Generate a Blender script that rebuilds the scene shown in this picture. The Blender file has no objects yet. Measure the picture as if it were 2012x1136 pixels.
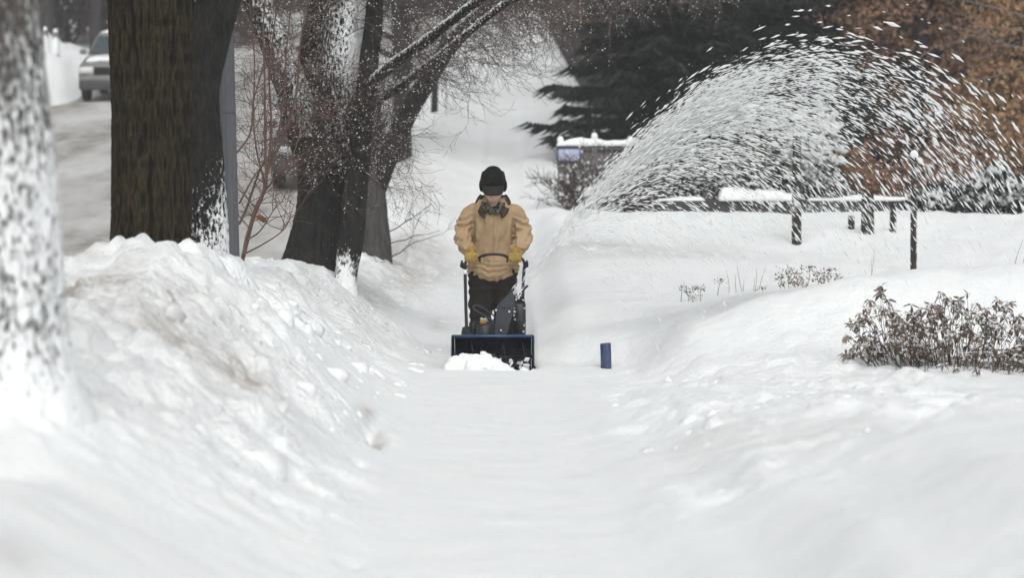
import bpy, bmesh, math, random
import numpy as np
from mathutils import Vector, Matrix

# ------------------------------------------------------------------ camera, sky, sun, exposure
scn = bpy.context.scene
COL = scn.collection
FPX, CX, CY = 4950.0, 1006.0, 568.0            # focal length and centre in photograph pixels
CAM_H, PITCH = 1.5, math.radians(2.02)
cam_d = bpy.data.cameras.new('camera'); cam = bpy.data.objects.new('camera', cam_d); COL.objects.link(cam)
cam.location = (0, 0, CAM_H); cam.rotation_euler = (math.pi/2 - PITCH, 0, 0)
cam_d.sensor_width = 36; cam_d.lens = 36*FPX/2012; cam_d.clip_end = 1500; cam_d.clip_start = .3
cam_d.dof.use_dof = True; cam_d.dof.focus_distance = 22.0; cam_d.dof.aperture_fstop = 2.0
scn.camera = cam
SUN_EL, SUN_AZ = math.radians(46), math.radians(174)
wd = bpy.data.worlds.new('World'); scn.world = wd; wd.use_nodes = True
wn = wd.node_tree; bg = wn.nodes['Background']
sky = wn.nodes.new('ShaderNodeTexSky'); sky.sky_type = 'NISHITA'; sky.sun_disc = False
sky.sun_elevation = SUN_EL; sky.sun_rotation = SUN_AZ; sky.dust_density = 4; sky.air_density = 1.0; sky.ozone_density = 1.0
hs = wn.nodes.new('ShaderNodeHueSaturation'); hs.inputs['Saturation'].default_value = .14   # overcast: the cloud deck greys the sky
wn.links.new(sky.outputs[0], hs.inputs['Color']); wn.links.new(hs.outputs[0], bg.inputs['Color'])
bg.inputs['Strength'].default_value = .112
sd = bpy.data.lights.new('sun', 'SUN'); sd.energy = 1.0; sd.angle = math.radians(60); sd.color = (.985, 1, .965)
so = bpy.data.objects.new('sun', sd); COL.objects.link(so)
sdir = Vector((math.sin(SUN_AZ)*math.cos(SUN_EL), math.cos(SUN_AZ)*math.cos(SUN_EL), math.sin(SUN_EL)))
so.rotation_euler = sdir.to_track_quat('Z', 'Y').to_euler(); so.location = (0, 0, 30)
scn.view_settings.view_transform = 'Standard'; scn.view_settings.look = 'None'
scn.view_settings.gamma = 1; scn.view_settings.use_curve_mapping = False
scn.view_settings.exposure = 0.20
scn.render.engine = 'CYCLES'
scn.cycles.max_bounces = 5; scn.cycles.diffuse_bounces = 3; scn.cycles.volume_bounces = 1; scn.cycles.use_adaptive_sampling = True; scn.cycles.adaptive_threshold = .03; scn.cycles.transparent_max_bounces = 6
scn.cycles.use_denoising = True

# ------------------------------------------------------------------ helpers
rng = np.random.default_rng(7)
def P(px, py, Y):
    """world point seen at photograph pixel (px, py) at distance Y in front of the camera"""
    st, ct = math.sin(PITCH), math.cos(PITCH)
    u, v = (px-CX)/FPX, (CY-py)/FPX
    d = np.array([u, ct+v*st, -st+v*ct])
    return np.array([0, 0, CAM_H]) + d*(Y/d[1])
def sst(a, b, x):
    t = np.clip((np.asarray(x, float)-a)/(b-a), 0, 1); return t*t*(3-2*t)
def _h(ix, iy, iz):
    n = (ix.astype(np.int64)*374761393 + iy.astype(np.int64)*668265263 + iz.astype(np.int64)*2147483647) & 0xFFFFFFFF
    n = ((n ^ (n >> 13))*1274126177) & 0xFFFFFFFF
    n = ((n ^ (n >> 15))*2246822519) & 0xFFFFFFFF
    return ((n ^ (n >> 16)) & 0xFFFFFF)/float(0xFFFFFF)
def vn(x, y, z=0.0):
    """value noise, 0..1"""
    x, y, z = np.broadcast_arrays(np.asarray(x, float), np.asarray(y, float), np.asarray(z, float))
    ix, iy, iz = np.floor(x), np.floor(y), np.floor(z)
    fx, fy, fz = x-ix, y-iy, z-iz
    fx = fx**3*(fx*(fx*6-15)+10); fy = fy**3*(fy*(fy*6-15)+10); fz = fz**3*(fz*(fz*6-15)+10)
    r = 0
    for dx in (0, 1):
        for dy in (0, 1):
            for dz in (0, 1):
                w = (fx if dx else 1-fx)*(fy if dy else 1-fy)*(fz if dz else 1-fz)
                r = r + w*_h(ix+dx, iy+dy, iz+dz)
    return r
def fbm(x, y, z=0.0, o=4, g=.5):
    a, s, t, f = 1, 0, 0, 1
    for i in range(o):
        s = s + a*(vn(x*f+17*i, y*f-9*i, z*f+5*i)-.5); t += a; a *= g; f *= 2.03
    return s/t*2          # about -1..1
ORG = {}
class MB:
    """collects vertices and faces; build() makes ONE mesh object of them"""
    def __init__(s): s.V = []; s.F = {3: [], 4: []}; s.n = 0; s.A = []
    def add(s, v, f, attr=None):
        v = np.asarray(v, float).reshape(-1, 3); f = np.asarray(f, int)
        s.V.append(v); s.F[f.shape[1]].append(f+s.n); s.n += len(v)
        s.A.append(np.zeros(len(v)) if attr is None else np.broadcast_to(attr, (len(v),)).astype(float))
        return s
    def more(s, f):       # further faces on the last block
        f = np.asarray(f, int); s.F[f.shape[1]].append(f+s.n-len(s.V[-1])); return s
    def mesh(s, name, org=(0, 0, 0), smooth=True, attr=None):
        me = bpy.data.meshes.new(name)
        v = np.concatenate(s.V)-np.asarray(org)
        loops, starts, c = [], [], 0
        for k in (3, 4):
            if s.F[k]:
                f = np.concatenate(s.F[k]); loops.append(f.ravel()); starts.append(c+np.arange(len(f))*k); c += f.size
        loops = np.concatenate(loops); starts = np.concatenate(starts)
        me.vertices.add(len(v)); me.vertices.foreach_set('co', v.ravel())
        me.loops.add(len(loops)); me.loops.foreach_set('vertex_index', loops)
        me.polygons.add(len(starts)); me.polygons.foreach_set('loop_start', starts)
        me.polygons.foreach_set('use_smooth', np.full(len(starts), smooth))
        if attr:
            a = me.attributes.new(attr, 'FLOAT', 'POINT'); a.data.foreach_set('value', np.concatenate(s.A))
        me.update(calc_edges=True); me.validate()
        return me
    def build(s, name, m, parent=None, org=None, smooth=True, attr=None):
        if org is None: org = ORG[parent.name] if parent is not None else (0, 0, 0)
        return link(name, s.mesh(name, org, smooth, attr), m, parent, org)
def link(name, me, m, parent=None, org=(0, 0, 0)):
    o = bpy.data.objects.new(name, me); COL.objects.link(o); ORG[o.name] = np.asarray(org, float)
    if m is not None and not me.materials: me.materials.append(m)
    if parent is not None: o.parent = parent
    else: o.location = tuple(org)
    return o
def empty(name, org):
    o = bpy.data.objects.new(name, None); COL.objects.link(o); o.location = tuple(org); ORG[o.name] = np.asarray(org, float)
    o.empty_display_size = .2
    return o
def tag(o, label=None, cat=None, group=None, kind=None):
    if label: o['label'] = label
    if cat: o['category'] = cat
    if group: o['group'] = group
    if kind: o['kind'] = kind
    return o
def copy_tree(o, parent=None):
    c = o.copy(); COL.objects.link(c); c.parent = parent
    for ch in list(o.children): copy_tree(ch, c)
    return c
def frames(pts):
    pts = np.asarray(pts, float); t = np.gradient(pts, axis=0); t /= np.linalg.norm(t, axis=1)[:, None]+1e-12
    a = np.array([0, 0, 1.]) if abs(t[0, 2]) < .9 else np.array([1., 0, 0])
    n = np.cross(t[0], a); n /= np.linalg.norm(n)
    N = [n]
    for i in range(1, len(pts)):
        n = N[-1]-t[i]*np.dot(N[-1], t[i]); N.append(n/(np.linalg.norm(n)+1e-12))
    N = np.array(N); return t, N, np.cross(t, N)
def spline(pts, step):
    """Catmull-Rom resample of rows (any columns); the first three columns are the place"""
    p = np.asarray(pts, float); q = np.vstack([2*p[0]-p[1], p, 2*p[-1]-p[-2]]); out = []
    for i in range(1, len(q)-2):
        k = max(1, int(math.ceil(np.linalg.norm(q[i+1, :3]-q[i, :3])/step)))
        t = (np.arange(k)/k)[:, None]
        a, b, c, d = q[i-1], q[i], q[i+1], q[i+2]
        out.append(.5*(2*b+(c-a)*t+(2*a-5*b+4*c-d)*t**2+(3*b-a-3*c+d)*t**3))
    out.append(q[-2][None]); return np.vstack(out)
def gridfaces(nr, n, closed=True):
    i = np.arange(nr-1)[:, None]*n; j = np.arange(n if closed else n-1)[None]; k = (j+1) % n
    return np.stack([i+j, i+k, i+n+k, i+n+j], -1).reshape(-1, 4)
def loft(mb, rings, cap=True, attr=None):
    rings = np.asarray(rings, float); nr, n, _ = rings.shape
    v = rings.reshape(-1, 3)
    at = None if attr is None else np.asarray(attr, float).ravel()
    if cap:
        v = np.vstack([v, rings[0].mean(0), rings[-1].mean(0)])
        if at is not None: at = np.concatenate([at, at[:1], at[-1:]])
    mb.add(v, gridfaces(nr, n), at)
    if cap:
        j = np.arange(n); k = (j+1) % n
        mb.more(np.stack([k, j, np.full(n, nr*n)], -1)); mb.more(np.stack([(nr-1)*n+j, (nr-1)*n+k, np.full(n, nr*n+1)], -1))
def tube(mb, pts, rad, n=8, cap=True, sq=(1, 1), attr=None, step=None):
    pts = np.asarray(pts, float); rad = np.broadcast_to(np.asarray(rad, float), (len(pts),))
    if step:
        s = spline(np.column_stack([pts, rad]), step); pts, rad = s[:, :3], s[:, 3]
    t, N, B = frames(pts); th = np.linspace(0, 2*np.pi, n, endpoint=False)
    ring = pts[:, None]+rad[:, None, None]*(sq[0]*np.cos(th)[None, :, None]*N[:, None]+sq[1]*np.sin(th)[None, :, None]*B[:, None])
    loft(mb, ring, cap, None if attr is None else np.full((len(pts), n), attr))
def box(mb, c, s, R=None, bev=0.0):
    c = np.asarray(c, float); h = np.asarray(s, float)/2
    if bev:
        b = np.minimum(bev, h*.49); pts = []
        for k in (0, 1, 2):
            for sx in (-1, 1):
                for sy in (-1, 1):
                    for sz in (-1, 1):
                        p = np.array([sx, sy, sz])*(h-b); p[k] = np.array([sx, sy, sz])[k]*h[k]; pts.append(p)
        bm = bmesh.new()
        for p in pts: bm.verts.new(p)
        bmesh.ops.convex_hull(bm, input=bm.verts)
        bm.verts.ensure_lookup_table(); bm.verts.index_update()
        v = np.array([q.co for q in bm.verts]); f = [[q.index for q in fc.verts] for fc in bm.faces]
        bm.free()
        if R is not None: v = v@np.asarray(R).T
        mb.add(v+c, [x for x in f if len(x) == 3] or np.zeros((0, 3), int))
        if any(len(x) == 4 for x in f): mb.more([x for x in f if len(x) == 4])
        return
    v = np.array([[x, y, z] for x in (-1, 1) for y in (-1, 1) for z in (-1, 1)])*h
    if R is not None: v = v@np.asarray(R).T
    mb.add(v+c, [[0, 1, 3, 2], [4, 6, 7, 5], [0, 4, 5, 1], [2, 3, 7, 6], [0, 2, 6, 4], [1, 5, 7, 3]])
def prism(mb, poly, y0, y1):
    """polygon of (x, z) points extruded from y0 to y1 (convex or mildly concave)"""
    p = np.asarray(poly, float); n = len(p)
    bm = bmesh.new()
    a = [bm.verts.new((x, y0, z)) for x, z in p]; b = [bm.verts.new((x, y1, z)) for x, z in p]
    fs = [bm.faces.new(a), bm.faces.new(b[::-1])]
    for i in range(n): bm.faces.new((a[i], b[i], b[(i+1) % n], a[(i+1) % n]))
    bmesh.ops.triangulate(bm, faces=fs); bmesh.ops.recalc_face_normals(bm, faces=bm.faces)
    bm.verts.index_update()
    v = np.array([q.co for q in bm.verts]); f3 = [[q.index for q in f.verts] for f in bm.faces if len(f.verts) == 3]
    f4 = [[q.index for q in f.verts] for f in bm.faces if len(f.verts) == 4]; bm.free()
    mb.add(v, f3); mb.more(f4)
def ball(mb, c, r, n=12, m=8, attr=None):
    r = np.broadcast_to(np.asarray(r, float), (3,)); th = np.linspace(0, 2*np.pi, n, endpoint=False); ph = np.linspace(.12, np.pi-.12, m)
    rings = np.stack([np.stack([np.sin(p)*np.cos(th)*r[0], np.sin(p)*np.sin(th)*r[1], np.full(n, -np.cos(p)*r[2])], -1) for p in ph])+np.asarray(c)
    loft(mb, rings, True, None if attr is None else np.full((m, n), attr))
def segs(mb, p0, p1, r0, r1, n=3, attr=None):
    """a batch of thin tapered prisms"""
    p0, p1 = np.asarray(p0, float), np.asarray(p1, float); m = len(p0)
    if m == 0: return
    d = p1-p0; d /= np.linalg.norm(d, axis=1)[:, None]+1e-9
    a = np.where(np.abs(d[:, 2:3]) < .9, np.array([[0, 0, 1.]]), np.array([[1., 0, 0]]))
    N = np.cross(d, a); N /= np.linalg.norm(N, axis=1)[:, None]; B = np.cross(d, N)
    th = np.arange(n)*2*np.pi/n; c, s = np.cos(th)[None, :, None], np.sin(th)[None, :, None]
    o = c*N[:, None]+s*B[:, None]
    r0 = np.broadcast_to(r0, (m,))[:, None, None]; r1 = np.broadcast_to(r1, (m,))[:, None, None]
    v = np.concatenate([p0[:, None]+o*r0, p1[:, None]+o*r1], 1)
    j = np.arange(n); k = (j+1) % n
    f = (np.arange(m)[:, None, None]*2*n+np.stack([j, k, k+n, j+n], -1)[None]).reshape(-1, 4)
    mb.add(v.reshape(-1, 3), f, attr)
def blobs(mb, c, ax, L, W, r, jit=.35, attr=None):
    """a batch of irregular elongated lumps (six corners each) along directions ax"""
    c = np.asarray(c, float); m = len(c); ax = ax/(np.linalg.norm(ax, axis=1)[:, None]+1e-9)
    a = np.where(np.abs(ax[:, 2:3]) < .9, np.array([[0, 0, 1.]]), np.array([[1., 0, 0]]))
    N = np.cross(ax, a); N /= np.linalg.norm(N, axis=1)[:, None]; B = np.cross(ax, N)
    L = np.broadcast_to(L, (m,))[:, None]; W = np.broadcast_to(W, (m,))[:, None]
    j = lambda: 1+jit*(r.random((m, 1))*2-1)
    k = lambda: jit*(r.random((m, 1))*2-1)*W
    v = np.stack([c-ax*L*j()+N*k(), c+ax*L*j()+N*k(), c+N*W*j()+ax*k(), c-N*W*j()+ax*k(), c+B*W*j()+ax*k(), c-B*W*j()+ax*k()], 1)
    f = np.array([[0, 4, 2], [0, 3, 4], [0, 5, 3], [0, 2, 5], [1, 2, 4], [1, 4, 3], [1, 3, 5], [1, 5, 2]])
    mb.add(v.reshape(-1, 3), (np.arange(m)[:, None, None]*6+f[None]).reshape(-1, 3), attr)
def remesh(mb, voxel, smooth=4, fac=.5):
    me = mb.mesh('temporary'); o = bpy.data.objects.new('temporary', me); COL.objects.link(o)
    r = o.modifiers.new('r', 'REMESH'); r.mode = 'VOXEL'; r.voxel_size = voxel
    s = o.modifiers.new('s', 'SMOOTH'); s.factor = fac; s.iterations = smooth
    dg = bpy.context.evaluated_depsgraph_get()
    out = bpy.data.meshes.new_from_object(o.evaluated_get(dg))
    bpy.data.objects.remove(o); bpy.data.meshes.remove(me)
    n = len(out.vertices); v = np.empty(n*3); nn = np.empty(n*3)
    out.vertices.foreach_get('co', v); out.vertices.foreach_get('normal', nn)
    out.polygons.foreach_set('use_smooth', np.ones(len(out.polygons), bool))
    return out, v.reshape(-1, 3), nn.reshape(-1, 3)
def setco(me, v):
    me.vertices.foreach_set('co', np.ascontiguousarray(v).ravel()); me.update()

# ------------------------------------------------------------------ materials
class NT:
    def __init__(s, name):
        s.m = bpy.data.materials.new(name); s.m.use_nodes = True; s.t = s.m.node_tree; s.b = s.t.nodes['Principled BSDF']
    def n(s, typ, **kw):
        x = s.t.nodes.new(typ)
        for k, v in kw.items():
            if k in x.inputs: x.inputs[k].default_value = v
            else: setattr(x, k, v)
        return x
    def l(s, a, b): s.t.links.new(a, b)
    def coord(s, scale=(1, 1, 1), kind='Object'):
        tc = s.n('ShaderNodeTexCoord'); mp = s.n('ShaderNodeMapping'); mp.inputs['Scale'].default_value = scale
        s.l(tc.outputs[kind], mp.inputs[0]); return mp.outputs[0]
    def noise(s, co, scale, detail=4, rough=.55):
        x = s.n('ShaderNodeTexNoise'); x.inputs['Scale'].default_value = scale; x.inputs['Detail'].default_value = detail; x.inputs['Roughness'].default_value = rough
        s.l(co, x.inputs['Vector']); return x.outputs['Fac']
    def rng(s, v, a, b, c=0., d=1.):
        x = s.n('ShaderNodeMapRange'); x.inputs[1].default_value = a; x.inputs[2].default_value = b; x.inputs[3].default_value = c; x.inputs[4].default_value = d
        s.l(v, x.inputs[0]); return x.outputs[0]
    def math(s, op, a, b):
        x = s.n('ShaderNodeMath'); x.operation = op
        for i, q in enumerate((a, b)):
            if isinstance(q, (int, float)): x.inputs[i].default_value = q
            else: s.l(q, x.inputs[i])
        return x.outputs[0]
    def mix(s, f, a, b):
        x = s.n('ShaderNodeMix'); x.data_type = 'RGBA'
        for i, q in ((0, f), (6, a), (7, b)):
            if isinstance(q, (int, float)): x.inputs[i].default_value = q
            elif isinstance(q, tuple): x.inputs[i].default_value = q if len(q) == 4 else q+(1,)
            else: s.l(q, x.inputs[i])
        return x.outputs[2]
    def attr(s, name):
        x = s.n('ShaderNodeAttribute'); x.attribute_name = name; return x.outputs['Fac']
    def island(s): return s.n('ShaderNodeNewGeometry').outputs['Random Per Island']
    def bump(s, h, strength=.5, dist=.01):
        x = s.n('ShaderNodeBump'); x.inputs['Strength'].default_value = strength; x.inputs['Distance'].default_value = dist
        s.l(h, x.inputs['Height']); s.l(x.outputs[0], s.b.inputs['Normal'])
    def col(s, c):
        if isinstance(c, tuple): s.b.inputs['Base Color'].default_value = c+(1,)
        else: s.l(c, s.b.inputs['Base Color'])
    def set(s, rough=.7, metal=0., spec=.3):
        s.b.inputs['Roughness'].default_value = rough; s.b.inputs['Metallic'].default_value = metal; s.b.inputs['Specular IOR Level'].default_value = spec
        return s.m
SNOWC = (.84, .855, .86)
def mat(name, c, rough=.6, metal=0., spec=.4, var=.12, scale=9., bump=0., bscale=60.):
    t = NT(name); co = t.coord()
    if var:
        t.col(t.mix(t.noise(co, scale, 5), tuple(x*(1-var*2) for x in c), tuple(min(1, x*(1+var*2)) for x in c)))
    else: t.col(c)
    if bump: t.bump(t.noise(co, bscale, 4), bump, .004)
    return t.set(rough, metal, spec)
def mat_snow(name, dirt=False):
    t = NT(name); co = t.coord()
    big = t.noise(co, 2.2, 6, .6); fine = t.noise(co, 34, 5, .65)
    c = t.mix(t.rng(big, .3, .75), (.82, .84, .85), (.88, .89, .888))
    if dirt:
        d = t.attr('dirt'); n = t.noise(co, 5.5, 8, .72); n2 = t.noise(co, 26, 5, .7)
        f = t.math('MULTIPLY', d, t.rng(t.math('ADD', t.math('MULTIPLY', n, .7), t.math('MULTIPLY', n2, .3)), .36, .62))
        brown = t.mix(t.noise(co, 1.1, 3), (.42, .40, .37), (.31, .25, .19))
        c = t.mix(t.math('MINIMUM', f, .92), c, brown)
    t.col(c)
    h = t.math('ADD', t.math('MULTIPLY', big, .7), t.math('MULTIPLY', fine, .20))
    if dirt:
        bil = t.math('ABSOLUTE', t.math('SUBTRACT', t.noise(co, 12, 2, .5), .5), 0.)
        mid = t.math('ADD', t.noise(co, 6, 4, .65), t.math('MULTIPLY', bil, 1.6))
        h = t.math('ADD', h, t.math('MULTIPLY', mid, t.math('MULTIPLY', t.attr('rough'), .6)))
    t.bump(h, .8, .06)
    return t.set(.75, 0, .15)
def mat_bark(name, c1, c2, scale=18., vs=.22, bs=.9, sn=26., stretch=.5, soft=.03):
    t = NT(name); co = t.coord((1, 1, vs)); co2 = t.coord((1, 1, stretch))
    n = t.math('ADD', t.math('MULTIPLY', t.noise(co, scale, 7, .7), .55), t.math('MULTIPLY', t.noise(co, scale*2.7, 5, .7), .45))
    c = t.mix(t.rng(n, .38, .62), c1, c2)
    c = t.mix(t.rng(t.attr('snow'), -.75, -.15), tuple(x*.5 for x in c1), c)  # negative values: occlusion shade of the bark crevices painted into the colour
    sm = t.math('ADD', t.math('MULTIPLY', t.noise(co2, sn, 4, .6), .75), t.math('MULTIPLY', t.noise(co2, sn*3.3, 2), .25))
    f = t.rng(t.math('SUBTRACT', t.attr('snow'), sm), -soft, soft)
    t.col(t.mix(f, c, SNOWC))
    t.bump(t.math('ADD', n, t.math('MULTIPLY', f, .7)), bs, .02)
    return t.set(.85, 0, .2)
def mat_leaf(name, c1, c2, rough=.7, trans=0.):
    t = NT(name); t.col(t.mix(t.island(), c1, c2)); return t.set(rough, 0, .25)

M = {}
M['snow'] = mat_snow('snow_plain'); M['ground'] = mat_snow('snow_ground', True)
M['flake'] = mat('snow_clump', (.95, .96, .96), .8, spec=.1, var=.0)
t_ = M['flake'].node_tree; tr_ = t_.nodes.new('ShaderNodeBsdfTranslucent'); tr_.inputs[0].default_value = (.92, .93, .93, 1); mx_ = t_.nodes.new('ShaderNodeMixShader'); mx_.inputs[0].default_value = .55
t_.links.new(t_.nodes['Principled BSDF'].outputs[0], mx_.inputs[1]); t_.links.new(tr_.outputs[0], mx_.inputs[2]); t_.links.new(mx_.outputs[0], t_.nodes['Material Output'].inputs['Surface'])
t = NT('road_slush'); co = t.coord((1, .28, 1)); n = t.noise(co, .55, 7, .62); n2 = t.noise(co, 4.2, 6, .65)
c = t.mix(t.rng(n, .38, .60), (.24, .22, .20), (.60, .595, .585)); t.col(t.mix(t.rng(n2, .42, .75), c, (.50, .49, .475)))
t.bump(n2, .6, .06); M['road'] = t.set(.55, 0, .3)

# ------------------------------------------------------------------ terrain
def hill(y):
    d = np.asarray(y, float)-28
    return .11*np.where(d > 30, d, 1.6*np.log1p(np.exp(np.clip(d, -40, 40)/1.6)))
RY = np.array([4, 6, 8, 10, 13, 16, 18.5, 20, 22, 22.8, 24, 27, 30, 33, 36, 39.5, 60])
RX = np.array([.15, .4, .8, 1.2, 1.8, 2.5, 3.2, 4, 5, 9])
RZ = np.array([
 [0, .02, .2, .45, .6, .65, .7, .7, .7, .7],
 [0, .02, .18, .42, .6, .66, .7, .7, .7, .7],
 [0, .02, .16, .40, .60, .66, .7, .7, .7, .7],
 [0, .02, .12, .30, .52, .60, .62, .6, .6, .6],
 [0, .01, .11, .29, .38, .42, .42, .42, .42, .42],
 [0, .01, .08, .23, .29, .31, .31, .32, .32, .32],
 [0, .0, .02, .06, .12, .15, .15, .13, .15, .2],
 [0, .0, -.03, .0, .17, .25, .27, .27, .3, .4],
 [0, .0, -.05, -.03, .42, .66, .80, .88, .92, .9],
 [0, .09, .20, .28, .46, .62, .72, .78, .8, .8],
 [0, .24, .42, .46, .50, .56, .62, .68, .7, .7],
 [0, .22, .44, .48, .50, .50, .52, .50, .5, .5],
 [0, .15, .40, .45, .45, .43, .42, .42, .45, .5],
 [0, .15, .40, .45, .42, .40, .38, .36, .38, .4],
 [0, .12, .36, .40, .40, .40, .40, .40, .40, .4],
 [0, .05, .1, .0, -.05, -.05, -.05, -.05, -.05, 0],
 [0, .05, .1, .1, .1, .1, .1, .1, .1, .1]])
def interp2(x, y):
    x = np.clip(x, RX[0], RX[-1]); y = np.clip(y, RY[0], RY[-1])
    i = np.clip(np.searchsorted(RX, x)-1, 0, len(RX)-2); j = np.clip(np.searchsorted(RY, y)-1, 0, len(RY)-2)
    tx = (x-RX[i])/(RX[i+1]-RX[i]); ty = (y-RY[j])/(RY[j+1]-RY[j])
    tx = .35*tx+.65*tx*tx*(3-2*tx); ty = .35*ty+.65*ty*ty*(3-2*ty)
    return (RZ[j, i]*(1-tx)+RZ[j, i+1]*tx)*(1-ty)+(RZ[j+1, i]*(1-tx)+RZ[j+1, i+1]*tx)*ty
LY = [0, 6, 8, 9, 10, 12, 14, 16, 18, 20, 21.3, 22.6, 25, 28, 32, 40, 60, 150]
LH = [.6, .62, .60, .55, .60, .82, 1.00, 1.12, .98, .88, .72, .72, .84, .62, .28, .25, .3, .3]
def cells(x, y, seed=0.):
    ix, iy = np.floor(x), np.floor(y); f1 = np.full(x.shape, 9.); f2 = np.full(x.shape, 9.); h = np.zeros(x.shape)
    for dx in (-1, 0, 1):
        for dy in (-1, 0, 1):
            a, b = ix+dx, iy+dy; s = np.full(x.shape, seed)
            d = np.hypot(a+_h(a, b, s)-x, b+_h(a, b, s+7)-y); hh = _h(a, b, s+13); n = d < f1
            f2 = np.where(n, f1, np.minimum(f2, d)); h = np.where(n, hh, h); f1 = np.where(n, d, f1)
    return h, f2-f1
def pathx(y): return -.17*sst(10, 20, y)
def roadx(y): return 3.7-1.15*sst(24, 40, y)          # the near road edge is at x = -roadx
def ground(x, y, detail=True):
    x = np.asarray(x, float); y = np.asarray(y, float)
    cx = pathx(y)
    wob = .16*fbm(x*.2+3, y*.55, 1.7, 3)
    h = hill(y); h37 = hill(37.)
    hr = np.where(y > 37, h37+.2*(h-h37), h)
    base = h+(hr-h)*sst(1.2, 4.5, x)
    dl = cx-.50-x+wob*.5
    w = np.interp(y, [8, 12, 18, 25, 40], [1.35, 1.5, 1.55, 1.5, 1.1])
    rx = roadx(y)
    lb = np.interp(y, LY, LH)*(.75*sst(0, 1, dl/w)+.25*np.clip(dl/w, 0, 1)**1.4)*(1-sst(rx-.95, rx-.05, -x))
    fb = .95*sst(11.3, 13.6, -x+.5*fbm(x*.6, y*.35, 18, 3))*(1-.5*sst(14, 17, -x))*(1+.9*fbm(x*.9, y*.45, 8, 4))*(1-sst(74, 88, y))
    road = -.10*sst(rx-.05, rx+.15, -x)*(1-sst(11.6, 11.9, -x))
    rb = interp2((x-cx+wob*.35), y+.6*fbm(x*.45, y*.2, 4, 2)*sst(18, 24, y))
    z = base+lb+fb+road+rb
    # the uncleared snow lying on the path in front of the machine; the cleared trench behind it
    inpath = 1-sst(.30, .40, np.abs(x-cx))
    edge = 21.22+.10*fbm(x*6, 2.2, 0, 3)
    lay = .075*(1-sst(edge-.10, edge+.03, y)*inpath)*(1-.5*sst(24, 28, y))
    z = z+lay*(1-.6*sst(.6, 1.6, np.abs(x-cx)))
    if detail:
        left = sst(.75, 1.3, cx-x)*(1-sst(rx-.4, rx, -x)); right = sst(.6, 1.3, x-cx)
        rough = .012+.075*left*sst(9.5, 12, y)+.04*right*sst(9, 12.5, y)*(1-.4*sst(19, 22, y))
        n1 = fbm(x*1.15, y*.8, 3.3, 4, .55)
        rid = 1-np.abs(fbm(x*2.4, y*1.6, 9.1, 4, .55))*2
        bil = np.abs(fbm(x*2.6+wob, y*1.9, 5.5, 4, .5)); bil2 = np.abs(fbm(x*7.5, y*5.0, 1.5, 2, .5))
        z = z+rough*(1.1*n1+.25*rid*left+.9*(bil-.25)+.42*(bil2-.25)*(left+.6*right))
        z = z+.006*fbm(x*5, y*4, 6, 3)
        far = sst(24, 32, y)*(1-sst(80, 140, y))*(1-sst(rx-.3, rx, -x))
        z = z+far*(.07*fbm(x*.9, y*.5, 12, 4)*(.35+.65*sst(.3, .8, np.abs(x-cx)))+.06*fbm(x*1.6, y*.7, 22, 4))
        wx, wy = x+.10*fbm(x*4, y*3, 21, 3), y+.16*fbm(x*4, y*3, 33, 3)
        pat = .15+.85*sst(-.12, .18, fbm(x*.95, y*.55, 14, 3)); rub = sst(.45, .85, np.abs(x-cx))*sst(9.5, 11.5, y)*(1-sst(34, 40, y))*(1-sst(rx-.5, rx-.2, -x))*(.6+.4*left)*(1-.75*sst(18.5, 21, y)*(x > 0))
        for sc_, am in ((2.1, .15), (5.0, .070), (9.0, .028)):
            hh, ee = cells(wx*sc_, wy*sc_*.75, sc_); z = z+am*rub*pat*(hh-.35)*sst(.0, .30, ee)
        # trodden steps and slabs across the near path
        z = z+.010*sst(9, 11, y)*(1-sst(13.5, 15, y))*inpath*fbm(x*1.3, y*2.2, 4, 3)
        # a crumbling crack and hollows in the left bank
        for (hx, hy, rxx, ryy, dep) in HOLES:
            q = ((x-hx)/rxx)**2+((y-hy)/ryy)**2
            z = z-dep*np.exp(-q)*(.7+.6*vn(x*14, y*9, 1))
    return z
HOLES = []
HIT = {}
def hit(px, py, y0=6., y1=120.):
    if (px, py) not in HIT: HIT[px, py] = hit_(px, py, y0, y1)
    return HIT[px, py]
def hit_(px, py, y0, y1):
    ys = np.linspace(y0, y1, 6000); q = np.array([P(px, py, 1.)-np.array([0, 0, CAM_H])])[0]
    pts = np.array([0, 0, CAM_H])+ys[:, None]*q
    d = pts[:, 2]-ground(pts[:, 0], pts[:, 1], False)
    i = np.argmax(d < 0) if (d < 0).any() else len(ys)-1
    return pts[i]
def gz(x, y): return float(ground(np.array([x]), np.array([y]))[0])
_spots = [hit(722, 835), hit(740, 862), hit(704, 905), hit(480, 735), hit(385, 715), hit(5, 915), hit(150, 545), hit(690, 1110), hit(1190, 728)]
for p_, (a, b, d) in zip(_spots, [(.06, .5, .12), (.05, .35, .10), (.04, .12, .08), (.10, .30, .06), (.25, .25, .05), (.12, .25, .14), (.18, .5, .06), (.05, .1, .03), (.2, .2, 0.)]):
    HOLES.append((p_[0], p_[1], a, b, d))
HOLES.append((P(-10, 800, 10)[0], 9.95, .55, .6, -.09))
for q_ in (P(290, 520, 18), P(405, 515, 20.4), P(610, 530, 26), P(735, 530, 32)): HOLES.append((q_[0], q_[1]-.22, .42, .30, -.075))
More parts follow.
